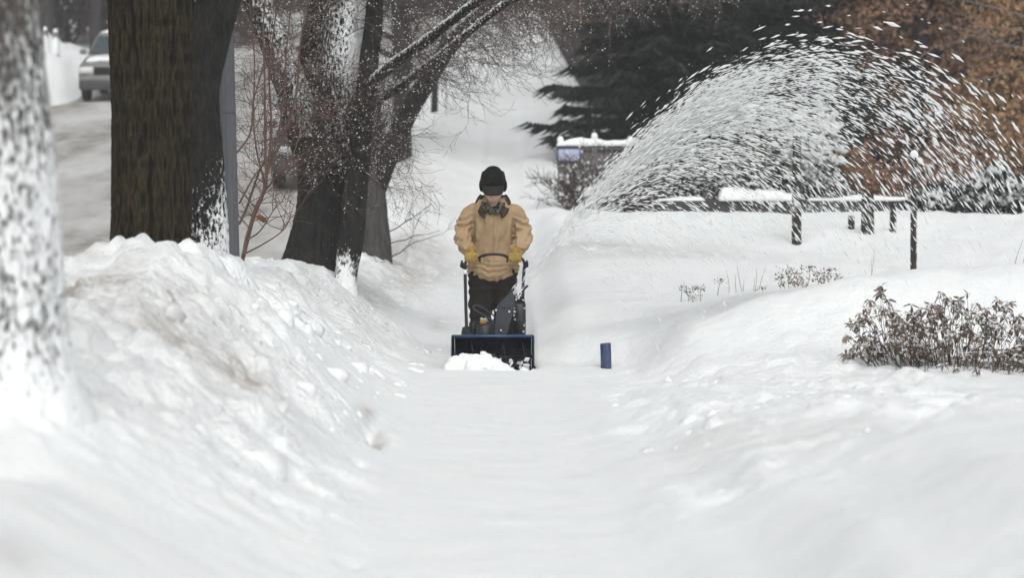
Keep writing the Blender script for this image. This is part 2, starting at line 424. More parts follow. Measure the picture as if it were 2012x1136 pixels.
def dirt(x, y):
    d = np.zeros_like(x); cx = pathx(y); rx = roadx(y)
    left = sst(.9, 1.5, cx-x)*(1-sst(rx-.3, rx+.2, -x))
    d = d+(.02+.15*sst(-.1, .35, fbm(x*.7, y*.35, 2, 3)))*left*sst(9.5, 12, y)*(1-.95*sst(21.5, 22.5, y)*(1-sst(27, 29, y)))
    def spot(px, py, rx_, ry_, a):
        p = hit(px, py); return a*np.exp(-(((x-p[0])/rx_)**2+((y-p[1])/ry_)**2))
    for s in [(160, 560, .20, .8, 1.3), (150, 505, .25, .6, .5), (300, 560, .5, .9, .45), (400, 700, .42, .55, .55), (485, 735, .10, .3, 1.0), (300, 640, .35, .5, .35),
              (738, 855, .05, .42, 1.1), (722, 812, .04, .35, 1.0), (704, 908, .03, .10, .7), (0, 915, .10, .2, 1.0), (690, 1115, .04, .08, .6), (0, 1080, .1, .25, .5),
              (960, 940, .12, .08, .16), (1120, 938, .12, .08, .22), (1330, 935, .12, .10, .25), (1400, 850, .3, .6, .22), (1550, 870, .4, .6, .20), (1900, 765, .3, .3, .3), (1690, 745, .2, .2, .25),
              (830, 480, .4, 2.2, .75), (740, 590, .2, 1.5, .6), (860, 640, .1, .8, .5), (800, 560, .2, 1.2, .5), (1100, 600, .2, 1.5, .3), (1200, 492, .9, 1.2, .42), (1400, 490, .5, .8, .35), (1540, 470, .3, .6, .25)]:
        d = d+spot(*s)
    d = d+.45*sst(26, 31, y)*(1-sst(36, 50, y))*sst(.25, .8, cx-x)*(1-sst(rx, rx+.2, -x))*sst(0, .4, fbm(x*.8, y*.25, 5, 3))
    d = d+.4*sst(11.3, 12, -x)*sst(-.1, .4, fbm(x*.6, y*.2, 7, 3))
    d = d+.12*sst(.15, .5, fbm(x*.5, y*.3, 9, 4))*sst(28, 34, y)*(1-sst(40, 60, y))
    return np.clip(d, 0, 1.7)
ys = np.concatenate([np.linspace(-6, 5, 12), np.exp(np.arange(math.log(5.2), math.log(62), .0035)), np.exp(np.linspace(math.log(63), math.log(320), 80))])
u = np.concatenate([-1-np.geomspace(.02, 4, 14)[::-1], np.linspace(-1, 1, 500), 1+np.geomspace(.02, 4, 14)])
Yg, Ug = np.meshgrid(ys, u, indexing='ij'); Xg = Ug*np.maximum(3.2, .262*Yg+1.2)
Zg = ground(Xg, Yg)
mb = MB(); mb.add(np.stack([Xg, Yg, Zg], -1), gridfaces(len(ys), len(u), False)[:, ::-1], dirt(Xg.ravel(), Yg.ravel()))
g = mb.build('snow_ground', M['ground'], attr='dirt')
xf, yf = Xg.ravel(), Yg.ravel(); cxf = pathx(yf)
ra = g.data.attributes.new('rough', 'FLOAT', 'POINT'); ra.data.foreach_set('value', np.clip((sst(.55, 1.1, cxf-xf)+.55*sst(.6, 1.3, xf-cxf))*sst(8.5, 12, yf)*(.35+.65*sst(-.25, .25, fbm(xf*.8, yf*.5, 3, 3))), 0, 1))
tag(g, kind='structure')
yr = np.concatenate([np.arange(8, 60, .22), np.geomspace(60.5, 300, 110)]); ur = np.linspace(0, 1, 90)
Yr, Ur = np.meshgrid(yr, ur, indexing='ij'); Xr = -12.1+(12.1-roadx(Yr)+.15)*Ur
Zr = hill(Yr)+.045*fbm(Xr*1.1, Yr*.16, 3, 4)+.02*fbm(Xr*4, Yr*.8, 5, 3)-.02
mb = MB(); mb.add(np.stack([Xr, Yr, Zr], -1), gridfaces(len(yr), len(ur), False)[:, ::-1]); tag(mb.build('road', M['road']), kind='structure')

# loose lumps of snow lying on the banks
def lumps(name, label, n, x0, x1, y0, y1, rmin, rmax, pw, seed, thr, sink=.15):
    r = np.random.default_rng(seed); x = r.uniform(x0, x1, n); y = r.uniform(y0, y1, n); x = x+pathx(y)
    k = (fbm(x*1.6, y*1.0, seed, 3) > thr) & (-x < roadx(y)-.2); x, y = x[k], y[k]; m = len(x); R = rmin+(rmax-rmin)*r.random(m)**pw
    bm = bmesh.new(); bmesh.ops.create_icosphere(bm, subdivisions=2, radius=1); bv = np.array([v.co for v in bm.verts]); bm.verts.index_update(); bf = np.array([[v.index for v in f.verts] for f in bm.faces]); bm.free()
    off = r.uniform(0, 90, (m, 1, 3)); d = 1+.7*fbm((bv[None, :, 0]*1.3+off[..., 0]), (bv[None, :, 1]*1.3+off[..., 1]), (bv[None, :, 2]*1.3+off[..., 2]), 2)
    sc = R[:, None, None]*(.7+.6*r.random((m, 1, 3)))*np.array([1, 1, .8]); v = bv[None]*d[..., None]*sc
    z = ground(x, y); v = v+np.stack([x, y, z-R*sink], -1)[:, None]
    mb = MB(); mb.add(v.reshape(-1, 3), (np.arange(m)[:, None, None]*len(bv)+bf[None]).reshape(-1, 3), np.repeat(dirt(x, y), len(bv))); return tag(mb.build(name, M['ground'], attr='dirt'), label, 'snow', kind='stuff')
lumps('snow_lumps', 'small loose lumps of snow strewn over the near left bank', 900, -2.7, -.62, 11, 22, .003, .024, 6, 201, .10)
lumps('snow_lumps', 'crumbled snow on the bank below the dark forked tree', 500, -2.6, -.5, 22, 34, .008, .05, 6, 202, .05)
lumps('snow_lumps', 'small crumbs of snow on the slope right of the path', 400, .7, 3.6, 11.5, 20, .003, .016, 6, 203, .15)

lumps('snow_clods', 'broken clods of snow half sunk in the near left bank', 260, -2.5, -.60, 10.5, 21.5, .03, .13, 3.0, 204, .0, .66)
lumps('snow_clods', 'broken clods of snow along the lumpy right edge of the path', 150, .66, 2.2, 10.5, 19.5, .02, .10, 3.0, 205, .0, .68)

# ------------------------------------------------------------------ trees on the left
def trunk(mb, rows, n=72, step=.03, amp=.06, freq=9., vs=.16, snow=None, lump=.05, seed=0.):
    """rows of x, y, z, radius; ridged bark is real relief; snow(theta normal, place) gives the plastered snow"""
    s = spline(rows, step); pts, rad = s[:, :3], s[:, 3]
    t, N, B = frames(pts); th = np.linspace(0, 2*np.pi, n, endpoint=False)
    nr = np.cos(th)[None, :, None]*N[:, None]+np.sin(th)[None, :, None]*B[:, None]
    q = pts[:, None]+nr*rad[:, None, None]
    x, y, z = q[..., 0]+seed, q[..., 1], q[..., 2]
    rid = 1-np.abs(2*vn(x*freq*2, y*freq*2, z*freq*vs*2)-1); rid2 = 1-np.abs(2*vn(x*freq*4.3+5, y*freq*4.3, z*freq*vs*4)-1)
    lo = fbm(x*2.2, y*2.2, z*.9, 3)
    d = amp*(.65*rid+.35*rid2-.6)+lump*lo
    q = pts[:, None]+nr*(rad[:, None]*(1+d))[..., None]
    a = -np.clip(1.35*(1-(.65*rid+.35*rid2)), 0, 1) if snow is None else np.clip(snow(nr, q), 0, 1)  # trunks without snow carry painted crevice shade here as negative values
    loft(mb, q, True, a)
def row(px, py, Y, wpx):
    p = P(px, py, Y); return [p[0], p[1], p[2], wpx*.5*Y/FPX]
def grow(r, p, d, L, rad, lev, out, up=.0, n=4, spread=.75, kids=2.2, jit=.16, shrink=.58, mid=0.15):
    """a bare branch: appends (p0, p1, r0, r1, level) pieces"""
    p = np.asarray(p, float); d = np.asarray(d, float)/np.linalg.norm(d); st = L/n
    for i in range(n):
        d = d+r.normal(0, jit, 3)+np.array([0, 0, up]); d /= np.linalg.norm(d)
        q = p+d*st; r0 = rad*(1-.75*i/n); r1 = rad*(1-.75*(i+1)/n)
        out.append((p, q, r0, r1, lev)); p = q
        if lev > 0 and (i+1)/n > mid:
            for _ in range(r.poisson(kids/n*1.6)):
                v = r.normal(0, 1, 3); v -= d*np.dot(v, d); v /= np.linalg.norm(v)+1e-9
                grow(r, p, d+v*spread*(.7+.6*r.random()), L*shrink*(.6+.7*r.random()), max(r1*.6, .0012), lev-1, out, up, n if lev > 1 else max(2, n-1), spread, kids, jit, shrink, mid)
def pieces(mb, out, n=3, rs=1., rmin=0.):
    a = [np.array([o[i] for o in out]) for i in range(4)]
    segs(mb, a[0], a[1], np.maximum(a[2]*rs, rmin), np.maximum(a[3]*rs, rmin), n)
def snowdots(mb, r, out, frac, lo, hi, up=1.0):
    k = [o for o in out if r.random() < frac]
    if not k: return
    p0 = np.array([o[0] for o in k]); p1 = np.array([o[1] for o in k]); f = r.random((len(k), 1)); c = p0+(p1-p0)*f
    W = lo+(hi-lo)*r.random(len(k))**2; c[:, 2] += W*.6*up
    blobs(mb, c, (p1-p0)+r.normal(0, .01, p0.shape), W*(1.0+.9*r.random(len(k))), W, r)

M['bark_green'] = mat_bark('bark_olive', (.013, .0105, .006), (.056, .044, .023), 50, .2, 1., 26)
M['bark_dark'] = mat_bark('bark_black', (.007, .007, .007), (.034, .031, .029), 20, .25, .9, 44, .5, .04)
M['bark_plaster'] = mat_bark('bark_plastered', (.040, .035, .033), (.115, .10, .092), 18, .22, .9, 50, .42, .06)
M['bark_grey'] = mat_bark('bark_grey', (.03, .028, .029), (.10, .092, .09), 16, .25, .8, 34)
M['twig'] = mat('twig_brown', (.078, .058, .051), .8, var=.25, scale=3)
M['twig_red'] = mat('twig_reddish', (.13, .082, .066), .75, var=.2, scale=3)
M['twig_dark'] = mat('twig_dark', (.035, .028, .028), .8, var=.25, scale=3)

def base_of(rows): return np.array(rows[0][:3])
def crown(root, r, tops, L, rad, lev, m, up=.02, kids=2.4, rmin=0.003, snow=None):
    out = []
    for p, d in tops: grow(r, p, d, L*(.8+.4*r.random()), rad, lev, out, up, 5, .7, kids)
    mb = MB(); pieces(mb, out, 3, 1, rmin); o = mb.build('crown', m, root, smooth=False); o['kind'] = 'stuff'
    if snow:
        mb = MB(); snowdots(mb, r, out, *snow); s = mb.build('snow_on_twigs', M['flake'], root, smooth=False); s['kind'] = 'stuff'
    return out

# the plastered trunk close to the camera at the left edge
rows = [row(-10, 960, 10, 560), row(-6, 850, 10, 420), row(-8, 740, 10, 316), row(-8, 600, 10, 274), row(-18, 300, 10, 246), row(-42, 0, 10, 236), row(-70, -400, 10, 215), row(-100, -900, 10, 190)]
T = empty('street_tree', base_of(rows)); r_ = np.random.default_rng(1)
mb = MB(); trunk(mb, rows, 110, .025, .10, 7, .3, lambda n, q: .335+.15*sst(2.45, 1.4, q[..., 2])+.10*sst(1.05, .65, q[..., 2])+.11*n[..., 0]+.06*fbm(q[..., 0]*4, q[..., 1]*4, q[..., 2]*2, 2), .05)
mb.build('trunk', M['bark_plaster'], T, attr='snow')
tip = np.array(rows[-1][:3]); crown(T, r_, [(tip, np.array([-.5, .2, .8])), (tip, np.array([.4, -.2, .9])), (tip, np.array([.0, .4, .9]))], 2.2, .05, 3, M['twig_dark'])
tag(T, 'thick trunk plastered white with blown snow at the left edge, nearest the camera', 'tree')

# the broad olive-brown trunk
rows = [row(300, 640, 18, 168), row(297, 520, 18, 158), row(298, 380, 18, 154), row(299, 200, 18, 158), row(294, 0, 18, 160), row(290, -300, 18, 165), row(288, -520, 18, 176)]
T = empty('street_tree', base_of(rows)); r_ = np.random.default_rng(2)
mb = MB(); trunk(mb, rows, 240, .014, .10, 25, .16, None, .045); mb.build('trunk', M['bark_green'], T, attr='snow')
tip = np.array(rows[-1][:3])
for dx, dy in ((-.5, .2), (.55, .1)):
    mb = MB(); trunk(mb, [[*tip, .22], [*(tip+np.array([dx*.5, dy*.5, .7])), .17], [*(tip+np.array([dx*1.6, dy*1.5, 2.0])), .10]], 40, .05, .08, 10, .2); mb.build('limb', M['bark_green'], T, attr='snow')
crown(T, r_, [(tip+np.array([-.8, .3, 2]), np.array([-.4, .1, .9])), (tip+np.array([.9, .15, 2]), np.array([.4, .1, .9]))], 2.2, .05, 3, M['twig_dark'])
tag(T, 'broad bare olive-brown trunk with ridged bark, left of the grey pole', 'tree')

# the dark trunk behind it that leans right above
rows = [row(408, 620, 20.4, 92), row(408, 520, 20.4, 84), row(405, 400, 20.4, 80), row(398, 290, 20.4, 78), row(393, 180, 20.4, 76), row(408, 90, 20.4, 80), row(430, 0, 20.4, 84), row(470, -150, 20.3, 80), row(560, -420, 20.2, 66)]
T = empty('street_tree', base_of(rows)); r_ = np.random.default_rng(3)
mb = MB(); trunk(mb, rows, 90, .02, .12, 12, .3, lambda n, q: .33*sst(2.4, 1.7, q[..., 2])+.16*sst(1.85, 1.15, q[..., 2])+.10*n[..., 0], .07)
mb.build('trunk', M['bark_dark'], T, attr='snow')
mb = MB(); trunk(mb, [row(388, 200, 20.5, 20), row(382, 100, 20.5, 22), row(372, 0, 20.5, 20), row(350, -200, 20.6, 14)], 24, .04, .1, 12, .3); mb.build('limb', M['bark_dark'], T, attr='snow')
tip = np.array(rows[-1][:3]); crown(T, r_, [(tip, np.array([.6, 0, .7])), (tip, np.array([.1, .3, .9]))], 2., .05, 3, M['twig_dark'])
tag(T, 'black trunk flecked with snow low down, leaning right behind the olive-brown trunk', 'tree')

# fluted grey pole
t = NT('pole_grey'); co = t.coord((1, 1, .12)); n = t.noise(co, 40, 5); t.col(t.mix(n, (.075, .078, .088), (.15, .152, .165))); t.bump(n, .3, .004); M['pole'] = t.set(.6, .2, .4)
a, b = P(455, 580, 21.4), P(444, 60, 21.4); dirp = (b-a)/(b-a)[2]
T = empty('street_pole', a); mb = MB(); hs_ = np.linspace(0, 6.4, 40); rings = []
for h_ in hs_:
    th = np.linspace(0, 2*np.pi, 64, endpoint=False); rr = (.073-.0045*h_)*(1+.045*np.cos(th*12))
    rings.append(a+dirp*h_+np.stack([rr*np.cos(th), rr*np.sin(th), 0*th], -1))
loft(mb, rings); mb.build('shaft', M['pole'], T)
q = a+dirp*1.55
for k in (0, .9):
    mb = MB(); tube(mb, [q+dirp*k+np.array([.07*math.cos(s), .07*math.sin(s), 0]) for s in np.linspace(0, 6.283, 25)], .004, 5); mb.build('strap', M['pole'], T)
tag(T, 'slim fluted grey pole standing in the snowbank beside the black leaning trunk', 'pole')

# reddish sapling with several stems
B0 = hit(474, 512); B0 = P(474, 520, 22.2); T = empty('sapling', B0); r_ = np.random.default_rng(4)
stems = [[(474, 520), (497, 430), (520, 372), (527, 330), (560, 262), (583, 180), (588, 100), (600, 20), (610, -90)],
         [(523, 360), (521, 260), (520, 150), (517, 60), (522, -20), (524, -120)],
         [(526, 340), (533, 250), (529, 140), (540, 40), (548, -80)],
         [(476, 515), (490, 455), (505, 400), (540, 350), (575, 305), (592, 240), (600, 160)],
         [(478, 505), (483, 470), (500, 415), (519, 365), (505, 300), (498, 230), (500, 120), (492, 20), (490, -60)],
         [(470, 440), (486, 405), (512, 330), (540, 290), (556, 200), (562, 110), (572, 10), (580, -90)],
         [(470, 400), (497, 350), (520, 310), (524, 230)], [(466, 300), (492, 260), (498, 200), (514, 140), (534, 60), (540, -40)],
         [(478, 500), (520, 478), (560, 448), (578, 400)], [(488, 470), (510, 455), (530, 425), (548, 395)]]
out = []; mb = MB()
for k, s in enumerate(stems):
    yy = 22.2+(.25*r_.random()-.1)
    pts = np.array([P(x, y, 22.2 if i == 0 else yy) for i, (x, y) in enumerate(s)]); w = np.linspace(.021 if k == 0 else .013, .004, len(pts))
    if k > 5: w = w*.7
    sm = MB(); tube(sm, pts, w, 6, True, step=.05); sm.build('stem', M['twig_red'], T)
    for i in range(1, len(pts)-1):
        for _ in range(3):
            f = r_.random(); p = pts[i]*(1-f)+pts[i+1]*f; d = np.array([r_.normal(0, .8), r_.normal(0, .5), .35+.3*r_.random()])
            grow(r_, p, d, .25+.35*r_.random(), .0045, 1, out, .06, 4, .8, 2.5, .2)
pieces(mb, out, 3, 1., .0016); mb.build('twigs', M['twig_red'], T, smooth=False)['kind'] = 'stuff'
mb = MB(); snowdots(mb, r_, out, .05, .004, .009); mb.build('snow_on_twigs', M['flake'], T, smooth=False)['kind'] = 'stuff'
mb = MB(); q = P(505, 425, 22.1)
for k in range(3): v = q+np.array([.02*k-.02, .01*k, -.012*k]); mb.add([v, v+[.05, .01, .02], v+[.075, 0, -.02], v+[.03, -.01, -.035]], [[0, 1, 2, 3]])
mb.build('dead_leaf', mat_leaf('dead_leaf', (.12, .05, .025), (.16, .07, .035)), T)
tag(T, 'thin reddish multi-stemmed sapling growing right beside the grey pole', 'sapling')

# the heavy forked tree in the middle left, with snow-dotted low twigs
def up_snow(k, b=0.): return lambda n, q: b+k*np.clip(n[..., 2]*1.2+.1, 0, 1)
rows = [row(600, 640, 26, 165), row(607, 560, 26, 140), row(617, 500, 26, 112), row(628, 420, 26, 96), row(634, 340, 26, 100), row(632, 270, 26, 130)]
T = empty('street_tree', base_of(rows)); T4 = T; r_ = np.random.default_rng(5)
mb = MB(); trunk(mb, rows, 110, .025, .11, 9, .3, lambda n, q: .30+.05*n[..., 0]+.10*sst(.95, .7, q[..., 2])*vn(q[..., 0]*5, q[..., 1]*5, q[..., 2]*5), .08); mb.build('trunk', M['bark_dark'], T, attr='snow')
limbs4 = [
 ([row(640, 330, 26, 80), row(598, 250, 26, 72), row(572, 170, 26, 66), row(540, 80, 26, 60), row(505, 0, 26, 52), row(450, -150, 26, 38)], .26),
 ([row(640, 330, 26, 90), row(655, 230, 25.9, 84), row(668, 130, 25.8, 78), row(680, 40, 25.8, 74), row(688, -60, 25.8, 66), row(700, -220, 25.8, 50)], .30),
 ([row(640, 300, 26, 60), row(610, 190, 26.2, 50), row(612, 90, 26.2, 44), row(630, 0, 26.2, 40), row(640, -120, 26.2, 30)], .2),
 ([row(650, 300, 26, 44), row(700, 200, 25.7, 28), row(760, 135, 25.4, 23), row(830, 85, 25.0, 21), row(900, 30, 24.7, 19), row(985, -30, 24.3, 22), row(1100, -80, 23.9, 16)], .30),
 ([row(655, 320, 26, 40), row(722, 215, 26, 22), row(790, 165, 25.8, 18), row(862, 110, 25.6, 16), row(930, 55, 25.4, 14), row(1010, -5, 25.2, 16), row(1120, -50, 25, 12)], .28)]
limb_pts = []
for k, (rw, b) in enumerate(limbs4):
    mb = MB()
    f = (lambda n, q, b=b: b+.19+.10*(n[..., 0]*.8-n[..., 1]*.25+.1*n[..., 2])) if k < 3 else (lambda n, q, b=b: .44+.24*np.clip(n[..., 2], -.3, 1))
    if k == 1: f = lambda n, q: .42+.10*n[..., 0]+.12*sst(2.4, 3.0, q[..., 2])
    trunk(mb, rw, 48, .03, .14, 9, .3, f, .09, seed=k*3.); mb.build('limb', M['bark_dark'], T, attr='snow')
    s = spline(rw, .12); limb_pts += [(p[:3], k) for p in s]
# lumps of snow lying along the two sloping limbs
mb = MB()
for k in (3, 4):
    s = spline(limbs4[k][0], .035); c = s[:, :3].copy(); c[:, 2] += s[:, 3]*.8; c = c[12:]; w = s[12:, 3]
    keep = vn(c[:, 0]*7, c[:, 2]*7, k) > .30; c, w = c[keep], w[keep]
    blobs(mb, c+r_.normal(0, .006, c.shape), np.tile([.8, -.1, .5], (len(c), 1))+r_.normal(0, .3, c.shape), .035, .3*w+.012, r_)
mb.build('snow_on_limbs', M['flake'], T, smooth=True)['kind'] = 'stuff'
# second stem from the same root, snow at its foot
rows2 = [row(676, 600, 25.6, 60), row(680, 540, 25.6, 44), row(690, 470, 25.6, 50), row(697, 390, 25.6, 48), row(704, 310, 25.6, 46), row(714, 230, 25.6, 42), row(724, 130, 25.6, 38), row(736, 20, 25.6, 34), row(745, -150, 25.6, 28)]
mb = MB(); trunk(mb, rows2, 72, .025, .10, 10, .3, lambda n, q: .30+.36*sst(1.05, .60, q[..., 2]+.35*(vn(q[..., 0]*9, q[..., 1]*9, q[..., 2]*3)-.5)), .06); mb.build('stem', M['bark_dark'], T, attr='snow')
s = spline(rows2, .12); limb_pts += [(p[:3], 6) for p in s if p[2] > 2.0]
out = []
for p, k in limb_pts:
    if p[2] < 1.85 or p[2] > 4.2: continue
    for _ in range(2 if k != 6 else 1):
        d = np.array([r_.normal(.15, .9), r_.normal(-.5, .5), r_.normal(-.05, .4)])
        grow(r_, p, d, .45+.45*r_.random(), .0055, 2, out, -.01, 5, .8, 2.5, .22, .55)
for _ in range(60):                       # epicormic shoots on the trunk
    p = P(r_.uniform(600, 730), r_.uniform(200, 330), 25.7); d = np.array([r_.normal(.2, 1), r_.normal(-.4, .4), r_.normal(.0, .35)])
    grow(r_, p, d, .35+.5*r_.random(), .005, 2, out, -.01, 5, .8, 2.6, .24, .5)
mb = MB(); pieces(mb, out, 3, 1, .0016); mb.build('twigs', M['twig'], T, smooth=False)['kind'] = 'stuff'
mb = MB(); snowdots(mb, r_, out, .30, .0025, .0085); mb.build('snow_on_twigs', M['flake'], T, smooth=False)['kind'] = 'stuff'
print('tree4 pieces', len(out))
tag(T, 'heavy forked black tree with low snow-dotted twigs and a snowy second stem', 'tree')

# the tree behind it with the limb leaning out to the right over the path
rows = [row(735, 620, 32, 84), row(736, 530, 32, 72), row(733, 450, 32, 64), row(730, 370, 32, 54), row(729, 300, 32, 50), row(728, 200, 32, 42), row(722, 100, 32, 36), row(715, 0, 32, 30), row(730, -150, 32, 30)]
T = empty('street_tree', base_of(rows)); r_ = np.random.default_rng(6)
mb = MB(); trunk(mb, rows, 64, .04, .10, 9, .3, lambda n, q: .22+.06*n[..., 0], .07); mb.build('trunk', M['bark_grey'], T, attr='snow')
lean = [row(742, 370, 32, 36), row(762, 310, 31.9, 40), row(798, 230, 31.6, 38), row(838, 160, 31.2, 36), row(880, 95, 30.8, 33), row(935, 40, 30.4, 30), row(1010, -15, 30, 28), row(1130, -70, 29.4, 22), row(1280, -100, 29, 16), row(1420, -110, 28.6, 10)]
mb = MB(); trunk(mb, lean, 48, .04, .10, 9, .3, lambda n, q: .12+.2*np.clip(n[..., 2], 0, 1), .07); mb.build('limb', M['bark_dark'], T, attr='snow')
out = []
for p in spline(lean, .09):
    if p[2] < 3.3: continue
    for _ in range(5 if p[2] < 3.75 else 8):
        d = np.array([r_.normal(.5, .7), r_.normal(-.2, .7), r_.normal(-.12 if p[2] < 3.75 else -.35, .45)])
        grow(r_, p[:3], d, .34+.40*r_.random(), .006, 2, out, -.02, 5, .7, 2.9, .2, .55)
mb = MB(); pieces(mb, out, 3, 1, .0019); mb.build('twigs', mat('twig_frosted', (.125, .098, .09), .8, var=.2, scale=3), T, smooth=False)['kind'] = 'stuff'
mb = MB(); snowdots(mb, r_, out, .20, .003, .0075); mb.build('snow_on_twigs', M['flake'], T, smooth=False)['kind'] = 'stuff'
print('tree5 pieces', len(out))
low = []
for (x, y, dx, dz) in [(765, 455, .9, .45), (768, 505, .9, .3), (762, 480, .8, .2), (700, 470, .5, -.4), (720, 520, -.6, .3)]:
    grow(r_, P(x, y, 31.7), np.array([dx, -.3, dz]), .75, .009, 2, low, .05, 6, .7, 2, .12)
mb = MB(); pieces(mb, low, 4, 1, .0022); mb.build('low_branches', M['twig'], T)['kind'] = 'stuff'
tag(T, 'dark grey tree whose thick limb leans right and overhangs the path', 'tree')

# ------------------------------------------------------------------ background trees
M['spruce'] = mat_leaf('spruce_needles', (.011, .014, .013), (.027, .032, .029))
M['rust'] = mat_leaf('rust_leaves', (.20, .112, .070), (.31, .185, .122))
M['rust2'] = mat_leaf('golden_brown_leaves', (.25, .145, .075), (.38, .24, .13))
M['wood'] = mat_leaf('bare_wood_mass', (.030, .024, .026), (.075, .060, .060))
M['trunk_far'] = mat_bark('bark_far', (.022, .019, .020), (.06, .052, .05), 10, .25, .6, 20)
def slivers(mb, c, d, L, W, r):
    """flat-ish triangular sprays of twigs or needles"""
    m = len(c); d = d/(np.linalg.norm(d, axis=1)[:, None]+1e-9); s = np.cross(d, r.normal(0, 1, (m, 3))); s /= np.linalg.norm(s, axis=1)[:, None]+1e-9
    L = np.broadcast_to(L, (m,))[:, None]; W = np.broadcast_to(W, (m,))[:, None]
    v = np.stack([c-s*W*.5, c+s*W*.5, c+d*L], 1)
    mb.add(v.reshape(-1, 3), np.arange(m*3).reshape(-1, 3))
def leaves(mb, c, r, L, W, droop=.5):
    """leaf-sized bent diamonds, two triangles each"""
    m = len(c); d = r.normal(0, 1, (m, 3)); d[:, 2] -= droop; d /= np.linalg.norm(d, axis=1)[:, None]
    s = np.cross(d, r.normal(0, 1, (m, 3))); s /= np.linalg.norm(s, axis=1)[:, None]+1e-9; n = np.cross(d, s)
    L = (np.broadcast_to(L, (m,))*(.7+.6*r.random(m)))[:, None]; W = (np.broadcast_to(W, (m,))*(.7+.6*r.random(m)))[:, None]
    v = np.stack([c, c+d*L*.5+s*W*.5+n*W*.2, c+d*L, c+d*L*.5-s*W*.5+n*W*.2], 1)
    f = np.arange(m)[:, None, None]*4+np.array([[0, 1, 2], [0, 2, 3]])[None]
    mb.add(v.reshape(-1, 3), f.reshape(-1, 3))
# spruce
def spruce(px, Y, H, R, seed, label, low=.9):
    r = np.random.default_rng(seed); x = P(px, 400, Y)[0]; b = np.array([x, Y, gz(x, Y)-.1]); T = empty('spruce_tree', b)
    mb = MB(); tube(mb, [b, b+[0, 0, H*.5], b+[.05, 0, H]], [.2, .12, .02], 9); mb.build('trunk', M['trunk_far'], T, attr='snow')
    nb = MB(); wb = MB(); z = low
    while z < H-.3:
        rad = R*(1-z/H)**.75*(.8+.4*r.random()); k = 11
        for i in range(k):
            a = 2*np.pi*(i+r.random())/k; L = rad*(.70+.5*r.random()); o = np.array([math.cos(a), math.sin(a), 0])
            t = np.linspace(0, 1, 9)[:, None]; z0 = z+r.normal(0, .12)
            br = b+[0, 0, z0]+o*L*t+np.array([0, 0, 1.])*(-.28*L*t**1.0+.20*L*t**2.4)
            segs(wb, br[:-1], br[1:], np.linspace(.02, .006, 8), np.linspace(.018, .004, 8))
            m = int(26+46*L); f = r.random(m)**.7; c = b+[0, 0, z0]+o*L*f[:, None]+np.array([0, 0, 1.])*(-.28*L*f+.20*L*f**2.4)[:, None]
            side = np.cross(o, [0, 0, 1]); d = o*.8+side*r.normal(0, .8, (m, 1))+np.array([0, 0, -1])*(.25+.45*r.random((m, 1)))
            slivers(nb, c, d, .22+.26*r.random(m), .055+.05*r.random(m), r)
        z += .24+.14*r.random()
    wb.build('branches', M['trunk_far'], T, smooth=False)['kind'] = 'stuff'
    nb.build('needles', M['spruce'], T, smooth=False)['kind'] = 'stuff'
    return tag(T, label, 'tree')
spruce(1296, 48, 13, 2.2, 11, 'dark spruce with drooping boughs standing behind the snow-capped fence')
spruce(1465, 52, 15, 2.5, 12, 'dark spruce behind the top of the flying snow, right of the other spruce')
# oaks holding their rust-coloured leaves
def oak(px, Y, H, tiers, seed, label, m, dens=1.0, lean=0.):
    r = np.random.default_rng(seed); x = P(px, 400, Y)[0]; b = np.array([x, Y, gz(x, Y)-.1]); T = empty('oak_tree', b)
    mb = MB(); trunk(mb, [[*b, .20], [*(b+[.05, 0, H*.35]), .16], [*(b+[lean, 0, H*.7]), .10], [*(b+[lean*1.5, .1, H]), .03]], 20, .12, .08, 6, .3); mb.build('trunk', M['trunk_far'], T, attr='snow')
    lb = MB(); wb = MB(); out = []
    for (pxc, pyc, wpx, hpx, n) in tiers:
        c = P(pxc, pyc, Y+r.normal(0, .5)); sx, sz = wpx*.5*Y/FPX, hpx*.5*Y/FPX
        k = max(5, int(n/26)); cc = c+np.clip(r.normal(0, .5, (k, 3)), -1, 1)*np.array([sx, .9, sz])
        start = np.array([b[0]+lean*.6, Y, min(c[2]-.2, b[2]+H*.8)])
        segs(wb, np.tile(start, (k, 1)), cc, .02, .006)
        q = np.repeat(cc, int(n*dens/k)+1, 0); q = q+r.normal(0, 1, q.shape)*np.array([.26, .26, .12])
        leaves(lb, q, r, .125, .075)
    wb.build('branches', M['trunk_far'], T, smooth=False)['kind'] = 'stuff'
    lb.build('leaves', m, T, smooth=False)['kind'] = 'stuff'
    return tag(T, label, 'tree')
oak(1800, 52, 8, [(1700, 45, 150, 60, 1100), (1790, 20, 200, 60, 1400), (1770, 110, 170, 60, 1000), (1860, 90, 200, 70, 1300), (1840, 190, 200, 60, 1200), (1900, 260, 190, 80, 1300), (1790, 270, 140, 60, 700), (1900, -60, 300, 100, 1600), (1700, -50, 200, 80, 1000), (1850, 310, 130, 60, 900)], 21,
    'rust-leaved oak rising behind the right end of the flying snow', M['rust'], 1.15, .2)
oak(1985, 49, 8, [(1985, 30, 130, 110, 1200), (1990, 150, 130, 90, 1000), (2000, 260, 110, 110, 900), (2060, 100, 160, 200, 1200), (2050, 280, 160, 120, 900), (1960, 210, 120, 50, 600), (2000, -90, 200, 120, 900)], 22,
    'golden-brown oak at the right edge of the picture', M['rust2'], 1.1)
oak(1230, 64, 9, [(1200, 110, 160, 50, 260), (1330, 70, 160, 60, 240), (1250, 40, 200, 60, 240), (1150, 60, 120, 60, 200)], 23, 'thin-leaved brown oak half hidden behind the spruces', M['rust'], .8)
